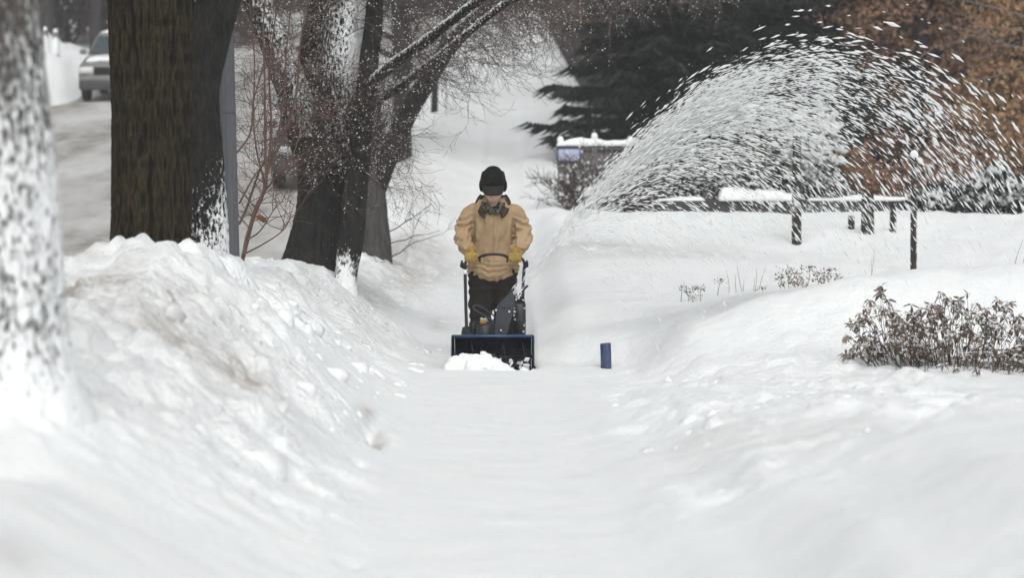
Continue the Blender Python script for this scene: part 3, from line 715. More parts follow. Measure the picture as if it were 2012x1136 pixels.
def beech(px, py, wpx, hpx, Y, n, seed, label):
    r = np.random.default_rng(seed); c = P(px, py, Y); b = np.array([c[0], Y, gz(c[0], Y)]); T = empty('beech_shrub', b)
    sx, sz = wpx*.5*Y/FPX, hpx*.5*Y/FPX; q = c+np.clip(r.normal(0, .48, (n, 3)), -1, 1)*np.array([sx, .5, sz])
    lb = MB(); leaves(lb, q, r, .10, .06); lb.build('leaves', M['rust'], T, smooth=False)['kind'] = 'stuff'
    wb = MB(); k = 40; e = c+r.uniform(-.8, .8, (k, 3))*np.array([sx, .4, sz]); segs(wb, np.tile(b, (k, 1))+r.normal(0, .08, (k, 3))*[1, 1, 0], e, .012, .004); wb.build('stems', M['trunk_far'], T, smooth=False)
    return tag(T, label, 'shrub')
beech(1600, 325, 210, 90, 42, 2300, 31, 'rust-leaved beech bush behind the middle of the flying snow')
beech(1700, 360, 150, 80, 43, 1300, 32, 'smaller rust-leaved beech bush behind the stubby dark stakes')
beech(1850, 330, 130, 90, 44, 1200, 33, 'rust-leaved beech bush under the oak, beside the dark yews')
# the wood behind everything that reads as one brown mass
r_ = np.random.default_rng(41); mb = MB()
def belt(x0, x1, y0, y1, h, n, L, W, zlow=0.):
    x = r_.uniform(x0, x1, n); y = r_.uniform(y0, y1, n); z = ground(x, y, False)+zlow+r_.random(n)**1.15*h
    d = np.stack([r_.normal(0, .45, n), r_.normal(0, .35, n), .5+r_.random(n)], -1)
    slivers(mb, np.stack([x, y, z], -1), d, L*(.5+r_.random(n)), W*(.5+r_.random(n)), r_)
belt(3.0, 24, 60, 70, 8, 25000, .95, .07); belt(4.0, 30, 74, 84, 11, 21000, 1.3, .14)
belt(3.2, 22, 55, 60, 1.6, 7000, .8, .05)
belt(-50, -9.5, 92, 104, 8, 26000, 1.4, .13); belt(-14, 8, 128, 145, 9, 20000, 1.5, .15)
belt(5, 40, 90, 125, 14, 19000, 1.7, .25)
w = mb.build('woodland', M['wood'], smooth=False); tag(w, 'far brown leafless wood filling the top of the view', 'woodland', kind='stuff')
# bare trees one can tell apart
def bare(seed, H, rad, lev=4):
    r = np.random.default_rng(seed); T = empty('bare_tree', (0, 0, 0)); mb = MB()
    rows = [[0, 0, -.3, rad*1.25], [.02, 0, .8, rad], [r.normal(0, .1), r.normal(0, .1), H*.35, rad*.8], [r.normal(0, .3), r.normal(0, .2), H*.6, rad*.5], [r.normal(0, .4), 0, H, rad*.12]]
    trunk(mb, rows, 18, .14, .08, 6, .3, lambda n, q: .14+.1*n[..., 0]); mb.build('trunk', M['trunk_far'], T, attr='snow')
    out = []; s = spline(rows, .3)
    for p in s:
        if p[2] > H*.2:
            for _ in range(2):
                a = r.uniform(0, 6.283); grow(r, p[:3], np.array([math.cos(a), math.sin(a), .35+.3*r.random()]), H*.30*(1.15-p[2]/H), p[3]*.45, 3, out, .03, 5, .7, 2.3, .16)
    mb = MB(); pieces(mb, out, 3, 1, .006); mb.build('crown', M['trunk_far'], T, smooth=False)['kind'] = 'stuff'
    return T
protos = [bare(51, 9, .17), bare(52, 10, .2), bare(53, 8, .15)]
spots = [ # px, Y, proto, scale, rot, label
 (788, 47, 0, 1.0, .3, 'bare tree on the left of the path, next beyond the leaning limb'),
 (800, 74, 1, .8, 1.3, 'small bare tree far up the left side of the snowy path'),
 (820, 106, 2, .8, 2.0, 'faint bare tree farthest up the left side of the path'),
 (690, 66, 1, 1.0, 2.6, 'bare street tree behind the heavy forked tree'),
 (640, 88, 2, 1.1, .7, 'bare street tree far behind the heavy forked tree'),
 (1550, 58, 1, 1.2, 4.0, 'left of two dark upright trunks above the flying snow'),
 (1595, 56, 0, 1.3, 5.0, 'right of two dark upright trunks above the flying snow'),
 (1360, 62, 2, 1.2, 1.0, 'bare tree rising between the two spruces'),
 (1790, 60, 1, 1.1, 2.2, 'bare trunk standing behind the rust-leaved oak'),
 (1935, 57, 2, 1.2, 3.3, 'bare trunk between the rust oak and the golden-brown oak'),
 (1260, 64, 0, 1.1, .1, 'bare tree at the left end of the right-hand wood'),
 (95, 90, 1, 1.2, 1.1, 'bare tree above the snowbank left of the parked car'),
 (190, 91, 0, 1.2, 2.1, 'bare tree directly above the parked light car'),
 (500, 99, 2, 1.2, 5.1, 'bare tree at the head of the street, right of the grey pole'),
 (940, 128, 1, .8, 4.4, 'bare tree at the top of the snowy hill')]
used = set()
for px, Y, k, s, rz, lab in spots:
    T = protos[k] if k not in used else copy_tree(protos[k]); used.add(k)
    x = P(px, 300, Y)[0]; T.location = (x, Y, gz(x, Y)); T.scale = (s, s, s); T.rotation_euler = (0, 0, rz); tag(T, lab, 'tree', 'bare trees in the background')
# arching dark branches over the hill in the middle distance
r_ = np.random.default_rng(44); out = []
T = empty('bare_tree', [P(853, 250, 57)[0], 57, gz(P(853, 250, 57)[0], 57)])
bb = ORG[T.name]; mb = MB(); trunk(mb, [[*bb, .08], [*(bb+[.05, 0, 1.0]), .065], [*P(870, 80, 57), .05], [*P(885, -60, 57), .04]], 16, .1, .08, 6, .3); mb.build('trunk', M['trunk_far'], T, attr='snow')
for (x, y, dx, dz) in [(870, 80, 1, .1), (875, 40, 1, -.1), (866, 110, 1, -.15), (880, 10, 1, .1), (876, 30, .9, -.3)]:
    grow(r_, P(x, y, 57), np.array([dx, r_.normal(0, .2), dz]), 2.0, .022, 2, out, -.03, 7, .6, 2.4, .10, .6)
mb = MB(); pieces(mb, out, 3, 1, .005); mb.build('crown', M['trunk_far'], T, smooth=False)['kind'] = 'stuff'
tag(T, 'thin bare tree with branches arching over the snowy hill', 'tree', 'bare trees in the background')
# pale bare branches in front of the rust oak, from a tree outside the right edge
r_ = np.random.default_rng(45); b = np.array([P(2180, 300, 42)[0], 42, gz(P(2180, 300, 42)[0], 42)]); T = empty('bare_tree', b); mb = MB()
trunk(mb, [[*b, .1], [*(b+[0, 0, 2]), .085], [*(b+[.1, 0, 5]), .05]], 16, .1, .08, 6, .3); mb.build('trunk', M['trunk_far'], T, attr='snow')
M['twig_pale'] = mat('twig_pale', (.20, .165, .15), .8, var=.2)
out = []
for (tx, ty) in [(1880, 20), (1900, 70), (1950, 110), (1890, 130)]:
    p = P(2180, 60+ty*.3, 42); q = P(tx, ty, 42); grow(r_, p, q-p, np.linalg.norm(q-p), .02, 2, out, 0, 8, .6, 1.6, .06)
mb = MB(); pieces(mb, out, 4, 1, .005); mb.build('crown', M['twig_pale'], T, smooth=False)['kind'] = 'stuff'
tag(T, 'pale bare branches reaching in from the right edge before the oaks', 'tree', 'bare trees in the background')

# ------------------------------------------------------------------ fence, wall, stakes, yews on the right
M['wood_grey'] = mat('weathered_wood', (.17, .16, .17), .8, var=.2, scale=12)
M['wood_dark'] = mat_bark('dark_wet_wood', (.018, .016, .015), (.06, .05, .045), 14, .2, .6, 30)
M['blue_panel'] = mat('blue_white_panel', (.40, .44, .58), .5, var=.15, scale=6); M['blue_frame'] = mat('blue_frame', (.05, .07, .19), .5)
M['stone_dark'] = mat('dark_wall', (.045, .042, .045), .85, var=.25, scale=5, bump=.4, bscale=8)
def snowcap(mb, x0, x1, y, d, z, h, seed=0, n=60):
    xs = np.linspace(x0, x1, n); th = np.linspace(0, np.pi, 9); rings = []
    for i, x in enumerate(xs):
        e = min(1, min(i, n-1-i)/2.5+.25); hh = h*e*(.35+1.1*float(vn(x*2.2+seed, seed, 0)))*(.8+.4*float(vn(x*7+seed, seed, 3))); dd = d*.5*(1+.15*float(vn(x*3, seed, 4)))
        rings.append(np.stack([np.full(9, x), y-np.cos(th)*dd, z+np.sin(th)**.7*hh], -1))
    rings = np.array(rings); base = rings[:, ::-1][:, 1:-1].copy(); base[..., 2] = z-.01
    loft(mb, np.concatenate([rings, base], 1))
Yf = 41.0; x0, x1 = P(1097, 300, Yf)[0], P(1255, 300, Yf)[0]; gzf = gz((x0+x1)/2, Yf); T = empty('garden_fence', (x0, Yf, gzf-.1))
zt = P(1100, 284, Yf)[2]
for k, (px, top) in enumerate([(1101, 268), (1168, 261), (1238, 268)]):
    x = P(px, 300, Yf)[0]; mb = MB(); box(mb, (x, Yf, (gzf-.2+zt+.02)/2), (.085, .085, zt+.02-gzf+.2), bev=.008); o = mb.build('post', M['wood_grey'], T)
    mb = MB(); ball(mb, (x, Yf, P(px, top+6, Yf)[2]-.01), (.055, .055, .07), 14, 8); mb.build('snow_cap', M['snow'], o)
mb = MB(); box(mb, ((x0+x1)/2, Yf-.01, zt-.05), (x1-x0, .05, .07), bev=.006); o = mb.build('top_rail', M['wood_grey'], T)
mb = MB(); snowcap(mb, x0-.03, x1, Yf-.01, .13, zt-.012, .11, 3.3, 40); mb.build('snow_cap', M['snow'], o)
nb = 14
for k in range(nb):
    x = x0+.06+(x1-x0-.1)*(k+.5)/nb; mb = MB(); box(mb, (x, Yf+.035, (gzf-.1+zt-.06)/2), ((x1-x0)/nb*.86, .02, zt-.06-gzf+.1), bev=.003); mb.build('board', M['wood_grey'], T)
xb0, xb1 = P(1096, 300, Yf-.08)[0], P(1140, 300, Yf-.08)[0]; zb0, zb1 = P(0, 316, Yf)[2], P(0, 291, Yf)[2]
mb = MB(); box(mb, ((xb0+xb1)/2, Yf-.075, (zb0+zb1)/2), (xb1-xb0, .02, zb1-zb0), bev=.003); o = mb.build('sign_panel', M['blue_panel'], T)
mb = MB()
for (cx_, cz_, sx_, sz_) in [((xb0+xb1)/2, zb1, xb1-xb0+.03, .022), ((xb0+xb1)/2, zb0, xb1-xb0+.03, .016), (xb0-.004, (zb0+zb1)/2, .022, zb1-zb0), (xb1+.004, (zb0+zb1)/2, .022, zb1-zb0)]: box(mb, (cx_, Yf-.082, cz_), (sx_, .028, sz_))
mb.build('frame', M['blue_frame'], o)
tag(T, 'low fence with a snow-capped rail and posts and a pale blue panel', 'fence')
# brown bush before the fence
def twigbush(px, py, Y, wpx, hpx, n, seed, label, m, snow=.1, nm='bare_bush'):
    r = np.random.default_rng(seed); c = P(px, py, Y); b = np.array([c[0], Y, gz(c[0], Y)-.03]); T = empty(nm, b); out = []
    sx, hz = wpx*.5*Y/FPX, hpx*Y/FPX
    for _ in range(n):
        a = r.normal(0, .55); p = b+np.array([r.uniform(-.5, .5)*sx, r.uniform(-.4, .4)*sx, 0]); d = np.array([a*sx/hz*1.2, r.normal(0, .4), 1.])
        grow(r, p, d, hz*(.75+.35*r.random()), .012, 2, out, .02, 6, .6, 3.2, .12, .5)
    mb = MB(); pieces(mb, out, 3, 1, .004); mb.build('branches', m, T, smooth=False)['kind'] = 'stuff'
    mb = MB(); snowdots(mb, r, out, snow, .01, .03); mb.build('snow_on_twigs', M['flake'], T, smooth=False)['kind'] = 'stuff'
    return tag(T, label, 'bush')
twigbush(1140, 420, 39.6, 120, 82, 50, 61, 'purplish brown leafless bush in front of the snow-capped fence', M['twig'], .08)
twigbush(1250, 420, 40.2, 130, 95, 50, 62, 'leafless bush just right of the snow-capped fence, behind the snow stream', M['twig'], .08)
twigbush(1340, 420, 40.6, 150, 110, 55, 63, 'leafless brown bush at the left end of the low dark wall', M['twig_dark'], .10)
twigbush(1455, 390, 41.5, 170, 120, 55, 64, 'leafless dark bush rising behind the low dark wall', M['twig_dark'], .14)
# low dark wall capped with thick snow
Yw = 39.0; x0, x1 = P(1285, 400, Yw)[0], P(1790, 400, Yw)[0]; z1 = P(0, 391, Yw)[2]; z0 = gz((x0+x1)/2, Yw)-.3; T = empty('low_wall', ((x0+x1)/2, Yw, z0))
mb = MB(); box(mb, ((x0+x1)/2, Yw, (z0+z1)/2), (x1-x0, .3, z1-z0), bev=.02); mb.build('wall_body', M['stone_dark'], T)
mb = MB(); snowcap(mb, P(1412, 0, Yw)[0], P(1570, 0, Yw)[0], Yw, .40, z1-.02, .17, 5.1, 40); mb.build('snow_cap', M['snow'], T)
mb = MB(); snowcap(mb, x0+.02, P(1385, 0, Yw)[0], Yw, .34, z1-.02, .06, 9.1, 30); mb.build('snow_cap', M['snow'], T)
mb = MB(); snowcap(mb, P(1585, 0, Yw)[0], x1-.02, Yw, .34, z1-.02, .07, 2.1, 40); mb.build('snow_cap', M['snow'], T)
tag(T, 'low dark wall under a thick cap of snow, seen through the falling snow', 'wall')
def stake(px, ytop, ybot, Y, wpx, label, snow=.15, cap=False, name='stake'):
    p, q = P(px, ybot, Y), P(px+1, ytop, Y); p[2] = min(p[2], gz(p[0], Y))-.12; w = wpx*.5*Y/FPX
    T = empty(name, p); mb = MB(); trunk(mb, [[*p, w*1.05], [*(p*.5+q*.5), w], [*q, w*.9]], 20, .03, .10, 9, .3, lambda n, z: snow+.22*n[..., 0]-.05); mb.build('shaft', M['wood_dark'], T, attr='snow')
    if cap: mb = MB(); ball(mb, q+[0, 0, .01], (w*1.3, w*1.3, .05), 12, 7); mb.build('snow_cap', M['snow'], T)
    return tag(T, label, 'post', 'dark wooden stakes and posts in the snowy yard')
stake(1565, 232, 474, 33.2, 18, 'tall dark stake left of the group, standing before the low wall', .2, True)
stake(1672, 424, 462, 34.0, 14, 'short dark stub leaning out of the snow left of the broad stake', .1)
stake(1704, 380, 471, 33.6, 26, 'broadest dark stake in the snow before the low wall', .15)
stake(1754, 398, 466, 34.0, 13, 'thin short stake between the broad stake and the slim snowy post', .3)
stake(1795, 305, 541, 28.6, 13, 'slim dark post flecked with snow, nearest the brown shrub', .34, True)
# snow-laden shrub behind the tall stake
def yew(px, py, Y, wpx, hpx, n, seed, label, snow=.3, m=None, nm='yew_shrub'):
    r = np.random.default_rng(seed); c = P(px, py, Y); zb = gz(c[0], Y)-.05; b = np.array([c[0], Y, zb]); T = empty(nm, b); sx, sz = wpx*.5*Y/FPX, max(.15, c[2]+hpx*.5*Y/FPX-zb)
    u = r.normal(0, 1, (n, 3)); u /= np.linalg.norm(u, axis=1)[:, None]; u[:, 2] = np.abs(u[:, 2]); rr = (.55+.5*r.random(n))*(1+.25*fbm(u[:, 0]*3+seed, u[:, 1]*3, u[:, 2]*3, 2))
    q = b+u*rr[:, None]*np.array([sx, .45, sz])
    mb = MB(); slivers(mb, q, u+r.normal(0, .5, (n, 3)), .16, .05, r); mb.build('needles', m or M['spruce'], T, smooth=False)['kind'] = 'stuff'
    k = np.where((u[:, 2] > .55) & (r.random(n) < snow))[0]
    if len(k):
        mb = MB(); blobs(mb, q[k]+[0, 0, .03], r.normal(0, 1, (len(k), 3))*[1, 1, .3], .10+.07*r.random(len(k)), .06, r); mb.build('snow_lumps', M['flake'], T, smooth=True)['kind'] = 'stuff'
    mb = MB(); kk = 16; segs(mb, np.tile(b, (kk, 1)), b+r.uniform(-.6, .6, (kk, 3))*[sx, .3, 0]+np.array([0, 0, sz*.7]), .015, .005); mb.build('stems', M['trunk_far'], T, smooth=False)
    return tag(T, label, 'shrub')
yew(1590, 250, 41.2, 150, 80, 1500, 71, 'snow-laden shrub behind the tallest dark stake', .55)
yew(1835, 420, 37.5, 110, 90, 2200, 72, 'low dark yew sloping down to the snow right of the slim post', .05)
yew(1960, 395, 40.0, 150, 90, 2400, 73, 'dark yew with snow on top at the right edge', .10)
yew(1890, 400, 42.0, 120, 70, 1600, 74, 'dark yew between the two others under the rust-leaved oak', .06)
yew(2080, 400, 40.0, 150, 100, 1500, 75, 'dark yew cut by the right edge of the frame', .08)
# ------------------------------------------------------------------ cars
M['car_light'] = mat('car_paint_light', (.19, .187, .182), .45, .1, .5, .12, 3); M['car_dark'] = mat('car_paint_dark', (.035, .034, .040), .35, .1, .5, .15, 3)
M['glass'] = mat('car_glass', (.055, .07, .08), .12, 0, .6, .0); M['rubber'] = mat('rubber', (.02, .02, .02), .8, var=.1); M['rim'] = mat('rim_metal', (.25, .25, .26), .4, .7, .5, .05)
M['black_plastic'] = mat('black_plastic', (.022, .022, .025), .55, var=.1); M['lamp'] = mat('headlamp_glass', (.62, .63, .64), .15, 0, .7, .0); M['salt'] = mat('salted_plastic', (.06, .057, .062), .7, var=.25, scale=4)
M['orange'] = mat('amber_lens', (.45, .13, .03), .3, var=0)
def car(name, x, Y, paint, label, tall=1.0, snowy=True, lit=False, rz=0.):
    z = float(hill(Y+2.2)); T = empty(name, (0, 0, 0))
    W, H = .88, 1.45*tall
    # side outline (y forward negative) lofted across the width with tumblehome
    prof = [(-2.2, .34), (-2.22, .62), (-2.12, .80*tall), (-1.95, .88*tall), (-1.05, 1.00*tall), (-.95, 1.02*tall), (1.9, 1.04*tall), (2.15, .98*tall), (2.2, .6), (2.18, .34)]
    def shell(prof, ws):
        rings = []
        for f, wsc in ws:
            rings.append([(f*wsc(zz) if callable(wsc) else f*wsc, yy, zz) for yy, zz in prof])
        return rings
    mb = MB()
    pr = np.array(prof); xs = np.array([-1, -.97, -.9, -.6, 0, .6, .9, .97, 1])*W; rings = []
    for xx in xs:
        k = abs(xx)/W; sh = 1-.10*k**6; rings.append([(xx, yy*(1-.05*k**3), .34+(zz-.34)*sh) for yy, zz in pr])
    loft(mb, rings); body = mb.build('body', paint, T, org=(0, 0, 0))
    cab = np.array([(-1.0, 1.0*tall), (-.30, H-.04), (-.05, H), (1.2, H), (1.45, H-.05), (2.0, 1.02*tall)]); mb = MB(); rings = []
    for s in (-1, -.5, 0, .5, 1):
        rings.append([(s*(W-.05-(zz-1.0*tall)*.33), yy, zz) for yy, zz in cab])
    loft(mb, rings); mb.build('cabin', paint, T, org=(0, 0, 0))
    def quad(nm, pts, m, parent=T, th=.012):
        p = np.array(pts, float); n = np.cross(p[1]-p[0], p[2]-p[0]); n /= np.linalg.norm(n); mb = MB(); v = np.vstack([p+n*th, p-n*th])
        mb.add(v, [[0, 1, 2, 3], [7, 6, 5, 4], [0, 4, 5, 1], [1, 5, 6, 2], [2, 6, 7, 3], [3, 7, 4, 0]]); return mb.build(nm, m, parent, org=(0, 0, 0), smooth=False)
    hw0, hw1 = W-.12, W-.05-(H-.07-1.0*tall)*.33-.06
    quad('windscreen', [(-hw0, -.985, 1.035*tall), (hw0, -.985, 1.035*tall), (hw1, -.36, H-.075), (-hw1, -.36, H-.075)], M['glass'])
    quad('rear_window', [(hw0, 1.96, 1.06*tall), (-hw0, 1.96, 1.06*tall), (-hw1, 1.50, H-.09), (hw1, 1.50, H-.09)], M['glass'])
    for s in (-1, 1):
        for (a0, a1, b0, b1) in ((-.80, .30, -.22, .30), (.40, 1.70, .40, 1.36)):
            quad('side_window', [(s*(W-.045), a0, 1.03*tall), (s*(W-.045), a1, 1.03*tall), (s*(W-.045-(H-.1-1.0*tall)*.33), b1, H-.1), (s*(W-.045-(H-.1-1.0*tall)*.33), b0, H-.1)], M['glass'])
        mb = MB(); box(mb, (s*(W+.09), -.78, 1.06*tall), (.18, .10, .13), bev=.03); mb.build('mirror', paint, T, org=(0, 0, 0))
        mb = MB(); box(mb, (s*.66, -2.14, .71*tall), (.36, .10, .15*tall), bev=.03); mb.build('headlight', M['lamp'], T, org=(0, 0, 0))
        mb = MB(); box(mb, (s*.76, 2.17, .82*tall), (.2, .07, .22), bev=.02); mb.build('tail_light', M['orange'], T, org=(0, 0, 0))
        for yy in (-1.38, 1.36):
            mb = MB(); tube(mb, [(s*(W-.17), yy, .33), (s*(W+.012), yy, .33)], .33, 28); w = mb.build('wheel', M['rubber'], T, org=(0, 0, 0))
            mb = MB(); tube(mb, [(s*(W-.05), yy, .33), (s*(W+.022), yy, .33)], .20, 18); mb.build('rim', M['rim'], w, org=(0, 0, 0))
    mb = MB(); box(mb, (0, -2.19, .45), (1.72, .14, .26), bev=.04); mb.build('bumper', M['salt'], T, org=(0, 0, 0))
    mb = MB(); box(mb, (0, 2.17, .47), (1.7, .12, .22), bev=.04); mb.build('bumper', M['salt'], T, org=(0, 0, 0))
    mb = MB()
    for k in range(4): box(mb, (0, -2.20, .64*tall+.045*k), (.9, .03, .025))
    box(mb, (0, -2.185, .70*tall), (.94, .03, .20)); mb.build('grille', M['black_plastic'], T, org=(0, 0, 0))
    if snowy:
        mb = MB(); rings = []
        for s in np.linspace(-1, 1, 9):
            rings.append([(s*(W-.16)*(1-.1*(yy > -.0)), yy, zz+.02+.03*(1-s*s)+.01*math.sin(9*s+7*yy)) for yy, zz in [(-1.9, .885*tall), (-1.5, .94*tall), (-1.08, .99*tall), (-1.1, .97*tall), (-1.5, .9*tall), (-1.88, .85*tall)]])
        loft(mb, rings); mb.build('snow_on_bonnet', M['snow'], T, org=(0, 0, 0))
        mb = MB(); rings = []
        for s in np.linspace(-1, 1, 9):
            e = .02+.07*(1-s**4); rings.append([(s*(W-.24), yy, H+k) for yy, k in [(-.1, .0), (.0, e), (.6, e*1.1), (1.2, e), (1.3, 0), (.6, -.03)]])
        loft(mb, rings); mb.build('snow_on_roof', M['snow'], T, org=(0, 0, 0))
    T.location = (x, Y+2.2, z-.02); T.rotation_euler = (math.atan(.11), 0, rz)
    return tag(T, label, 'car')
xc = P(146, 190, 64)[0]+.9
car('parked_car', xc, 64.5, M['car_light'], 'light dirty car parked far up the street, left of the broad trunk', 1.16, True)
xc = P(531, 380, 43)[0]+.88
car('parked_car', xc, 43, M['car_dark'], 'dark car with pale headlights parked behind the reddish sapling', 1.0, False, True)
# snow-topped posts on the far bank of the street
for k, (px, y0, y1, lab) in enumerate([(88, 52, 100, 'left of two snow-covered posts on the far bank of the street'), (109, 56, 96, 'right of two snow-covered posts on the far bank of the street')]):
    Y = 72; q = P(px, y0, Y); zb = gz(q[0], Y)-.2; T = empty('gate_post', (q[0], Y, zb)); mb = MB(); tube(mb, [(q[0], Y, zb), (q[0], Y, q[2]-.1)], .10, 10); mb.build('shaft', M['wood_grey'], T)
    mb = MB(); rings = []
    for f in np.linspace(0, 1, 8):
        th = np.linspace(0, 6.283, 12, endpoint=False); rr = .12*(1-f**3*.6)*(1+.1*np.sin(5*th+3*f)); rings.append(np.stack([q[0]+rr*np.cos(th), Y+rr*np.sin(th), np.full(12, zb+.25+(q[2]-zb-.25)*f)], -1))
    loft(mb, rings); mb.build('snow_cap', M['snow'], T); tag(T, lab, 'post', 'snow-covered posts across the street')

# ------------------------------------------------------------------ the person
C0 = -.172
def ell(mb, rows, n=36, e=2.4):
    th = np.linspace(0, 2*np.pi, n, endpoint=False); c, s = np.cos(th), np.sin(th)
    cx_ = np.sign(c)*np.abs(c)**(2/e); sx_ = np.sign(s)*np.abs(s)**(2/e)
    loft(mb, [np.stack([C0+x+rx*cx_, y+ry*sx_, np.full(n, z)], -1) for x, y, z, rx, ry in rows])
def pt(x, y, z): return np.array([C0+x, y, z])
HANDP = {-1: P(926, 506, 22.70), 1: P(1012, 506, 22.70)}
def hand(mb, s, k=1.0):
    h = HANDP[s]; R = .016*k
    def q(x, y, z): return h+np.array([x, y, z])
    ang = -s*.12
    tube(mb, [q(s*.012, .105, .050), q(s*.008, .085, .044), q(s*.004, .055, .036), q(0, .020, .030), q(0, -.004, .026)], [.034*k, .040*k, .046*k, .044*k, .032*k], 12, sq=(1.0, .62) if False else (.72, 1.05), step=.01)
    for i in range(4):
        x = s*(-.045+.030*i)*-1; ln = [.86, 1.0, .95, .74][i]; b = .004*abs(i-1.5)
        pts = [q(x*.9, .028, .032), q(x, -.004, .036-b), q(x*1.03, -.026, .022), q(x*1.03, -.034, -.006), q(x*1.0, -.028, -.032*ln), q(x*.97, -.010, -.042*ln)]
        tube(mb, pts, np.array([1, 1.02, 1, .96, .9, .75])*R, 10, step=.008)
    x = -s*.052
    tube(mb, [q(x*.6, .050, .024), q(x*1.05, .030, .004), q(x*1.1, .008, -.022), q(x*.8, -.012, -.030)], np.array([1.2, 1.15, 1.05, .8])*R, 10, step=.008)
def limb(mb, pts, rad, n=20, step=.03): tube(mb, pts, rad, n, step=step)
ARM = {s: [pt(s*.12, 23.04, 1.412), pt(s*.208, 23.05, 1.365), pt(s*.274, 23.03, 1.205), pt(s*.262, 22.92, 1.115), HANDP[s]+np.array([s*.012, .11, .055])] for s in (-1, 1)}
LEG = {-1: [pt(-.105, 23.19, .86), pt(-.115, 23.08, .50), pt(-.115, 23.14, .10)], 1: [pt(.10, 23.19, .86), pt(.105, 23.16, .50), pt(.105, 23.42, .12)]}
# head: a shaped sphere; f faces forward, u up, pitched down
HC = pt(0.0, 22.91, 1.600); hp = math.radians(31); fv = np.array([0, -math.cos(hp), -math.sin(hp)]); uv = np.array([0, -math.sin(hp), math.cos(hp)]); rv = np.array([1., 0, 0])
def H(x, f, u_): return HC+rv*x+fv*f+uv*u_
mb = MB(); nth, nph = 64, 44; rings = []
for ph in np.linspace(.06, np.pi-.06, nph):
    th = np.linspace(0, 2*np.pi, nth, endpoint=False); x = np.sin(ph)*np.cos(th); f = np.sin(ph)*np.sin(th); u_ = np.full(nth, -np.cos(ph))
    X, F_, U = x*.092, f*.105, u_*.130
    jaw = sst(.1, -.9, u_); X = X*(1-.24*jaw); F_ = np.where(F_ > 0, F_*(1-.10*jaw), F_*(1-.35*jaw))+.012*jaw
    g = lambda x0, u0, sx, su: np.exp(-((X-x0)/sx)**2-((U-u0)/su)**2)*(f > 0)
    F_ = F_+.026*g(0, -.020, .013, .020)+.012*g(0, .008, .010, .03)-.012*g(.034, .015, .02, .013)-.012*g(-.034, .015, .02, .013)+.007*g(0, .040, .05, .012)
    F_ = F_+.008*g(0, -.058, .022, .007)+.007*g(0, -.072, .020, .006)-.004*g(0, -.065, .03, .003)+.010*g(0, -.105, .025, .018)+.006*g(.045, -.02, .02, .02)+.006*g(-.045, -.02, .02, .02)
    rings.append(HC+X[:, None]*rv+F_[:, None]*fv+U[:, None]*uv)
loft(mb, rings)
for s in (-1, 1): ball(mb, H(s*.088, -.005, -.01), (.012, .022, .034), 12, 8)
tube(mb, [pt(0, 22.99, 1.42), H(0, -.025, -.06)], [.068, .060], 18)
ell(mb, [(0, 23.17, .80, .15, .10), (0, 23.16, .95, .165, .115), (0, 23.12, 1.08, .15, .105), (0, 23.08, 1.25, .175, .115), (0, 23.04, 1.40, .17, .10), (0, 23.01, 1.47, .09, .08)])
for s in (-1, 1):
    limb(mb, ARM[s], [.06, .062, .048, .044, .030]); hand(mb, s, .72)
    limb(mb, LEG[s], [.085, .06, .042]); a = LEG[s][2]; tube(mb, [a+[0, .05, -.03], a+[0, -.02, -.04], a+[0, -.13, -.06]], [.04, .045, .03], 12, sq=(1, 1))
me, v, n = remesh(mb, .0075, 2)
lip = np.exp(-((v-H(0, .115, -.064))**2*np.array([1/.022**2, 1/.03**2, 1/.010**2])).sum(1)); nose = np.exp(-(((v-H(0, .128, -.02))/.028)**2).sum(1))
a = me.attributes.new('flush', 'FLOAT', 'POINT'); a.data.foreach_set('value', np.clip(.9*lip+.6*nose, 0, 1))
t = NT('skin'); t.col(t.mix(t.attr('flush'), (.68, .46, .38), (.55, .24, .19))); t.b.inputs['Subsurface Weight'].default_value = .08; t.b.inputs['Subsurface Radius'].default_value = (.01, .004, .002); M['skin'] = t.set(.5, 0, .4)
FEET = pt(0, 23.25, gz(C0, 23.25)); setco(me, v-FEET); person = link('person', me, M['skin'], None, FEET)
tag(person, 'person in a tan work jacket, black cap and yellow gloves pushing the snow blower', 'person')
# jacket
mb = MB(); ell(mb, [(0, 23.17, .775, .19, .13), (0, 23.17, .79, .225, .16), (0, 23.16, .86, .235, .165), (0, 23.13, 1.0, .205, .155), (0, 23.09, 1.15, .202, .150), (0, 23.06, 1.30, .208, .150), (0, 23.04, 1.40, .215, .130), (0, 23.03, 1.45, .19, .115), (0, 23.02, 1.49, .14, .10), (0, 23.0, 1.525, .09, .085)], 40)
for s in (-1, 1): limb(mb, ARM[s], [.082, .086, .078, .072, .055])
me, v, n = remesh(mb, .010, 5)
rel = v-np.array([C0, 0, 0]); ax_ = np.abs(rel[:, 0]); slv = sst(.175, .225, ax_+.12*sst(23.0, 22.85, v[:, 1]))
ph = v[:, 2]*1.0-.55*v[:, 1]+.35*ax_; wob = fbm(v[:, 0]*9, v[:, 1]*9, v[:, 2]*9, 3)
fold = np.sin(ph*2*np.pi/.068+wob*4.5+rel[:, 0]*9)
d = slv*(.0135*fold+.009*fbm(v[:, 0]*24, v[:, 1]*24, v[:, 2]*40, 3))*(.15+.85*sst(1.40, 1.27, v[:, 2]))
tor = 1-slv
d = d+tor*(.022*fbm(v[:, 0]*14, v[:, 1]*9, v[:, 2]*4.5, 3)+.010*fbm(v[:, 0]*30, v[:, 1]*20, v[:, 2]*9+4, 2))
d = d+tor*.008*np.sin(v[:, 2]*2*np.pi/.045+wob*5)*sst(.98, .88, v[:, 2])                     # gathers above the hem
d = d+tor*(-.010*np.exp(-(rel[:, 0]/.010)**2)*(n[:, 1] < -.3)+.006*np.exp(-((v[:, 2]-.80)/.02)**2))
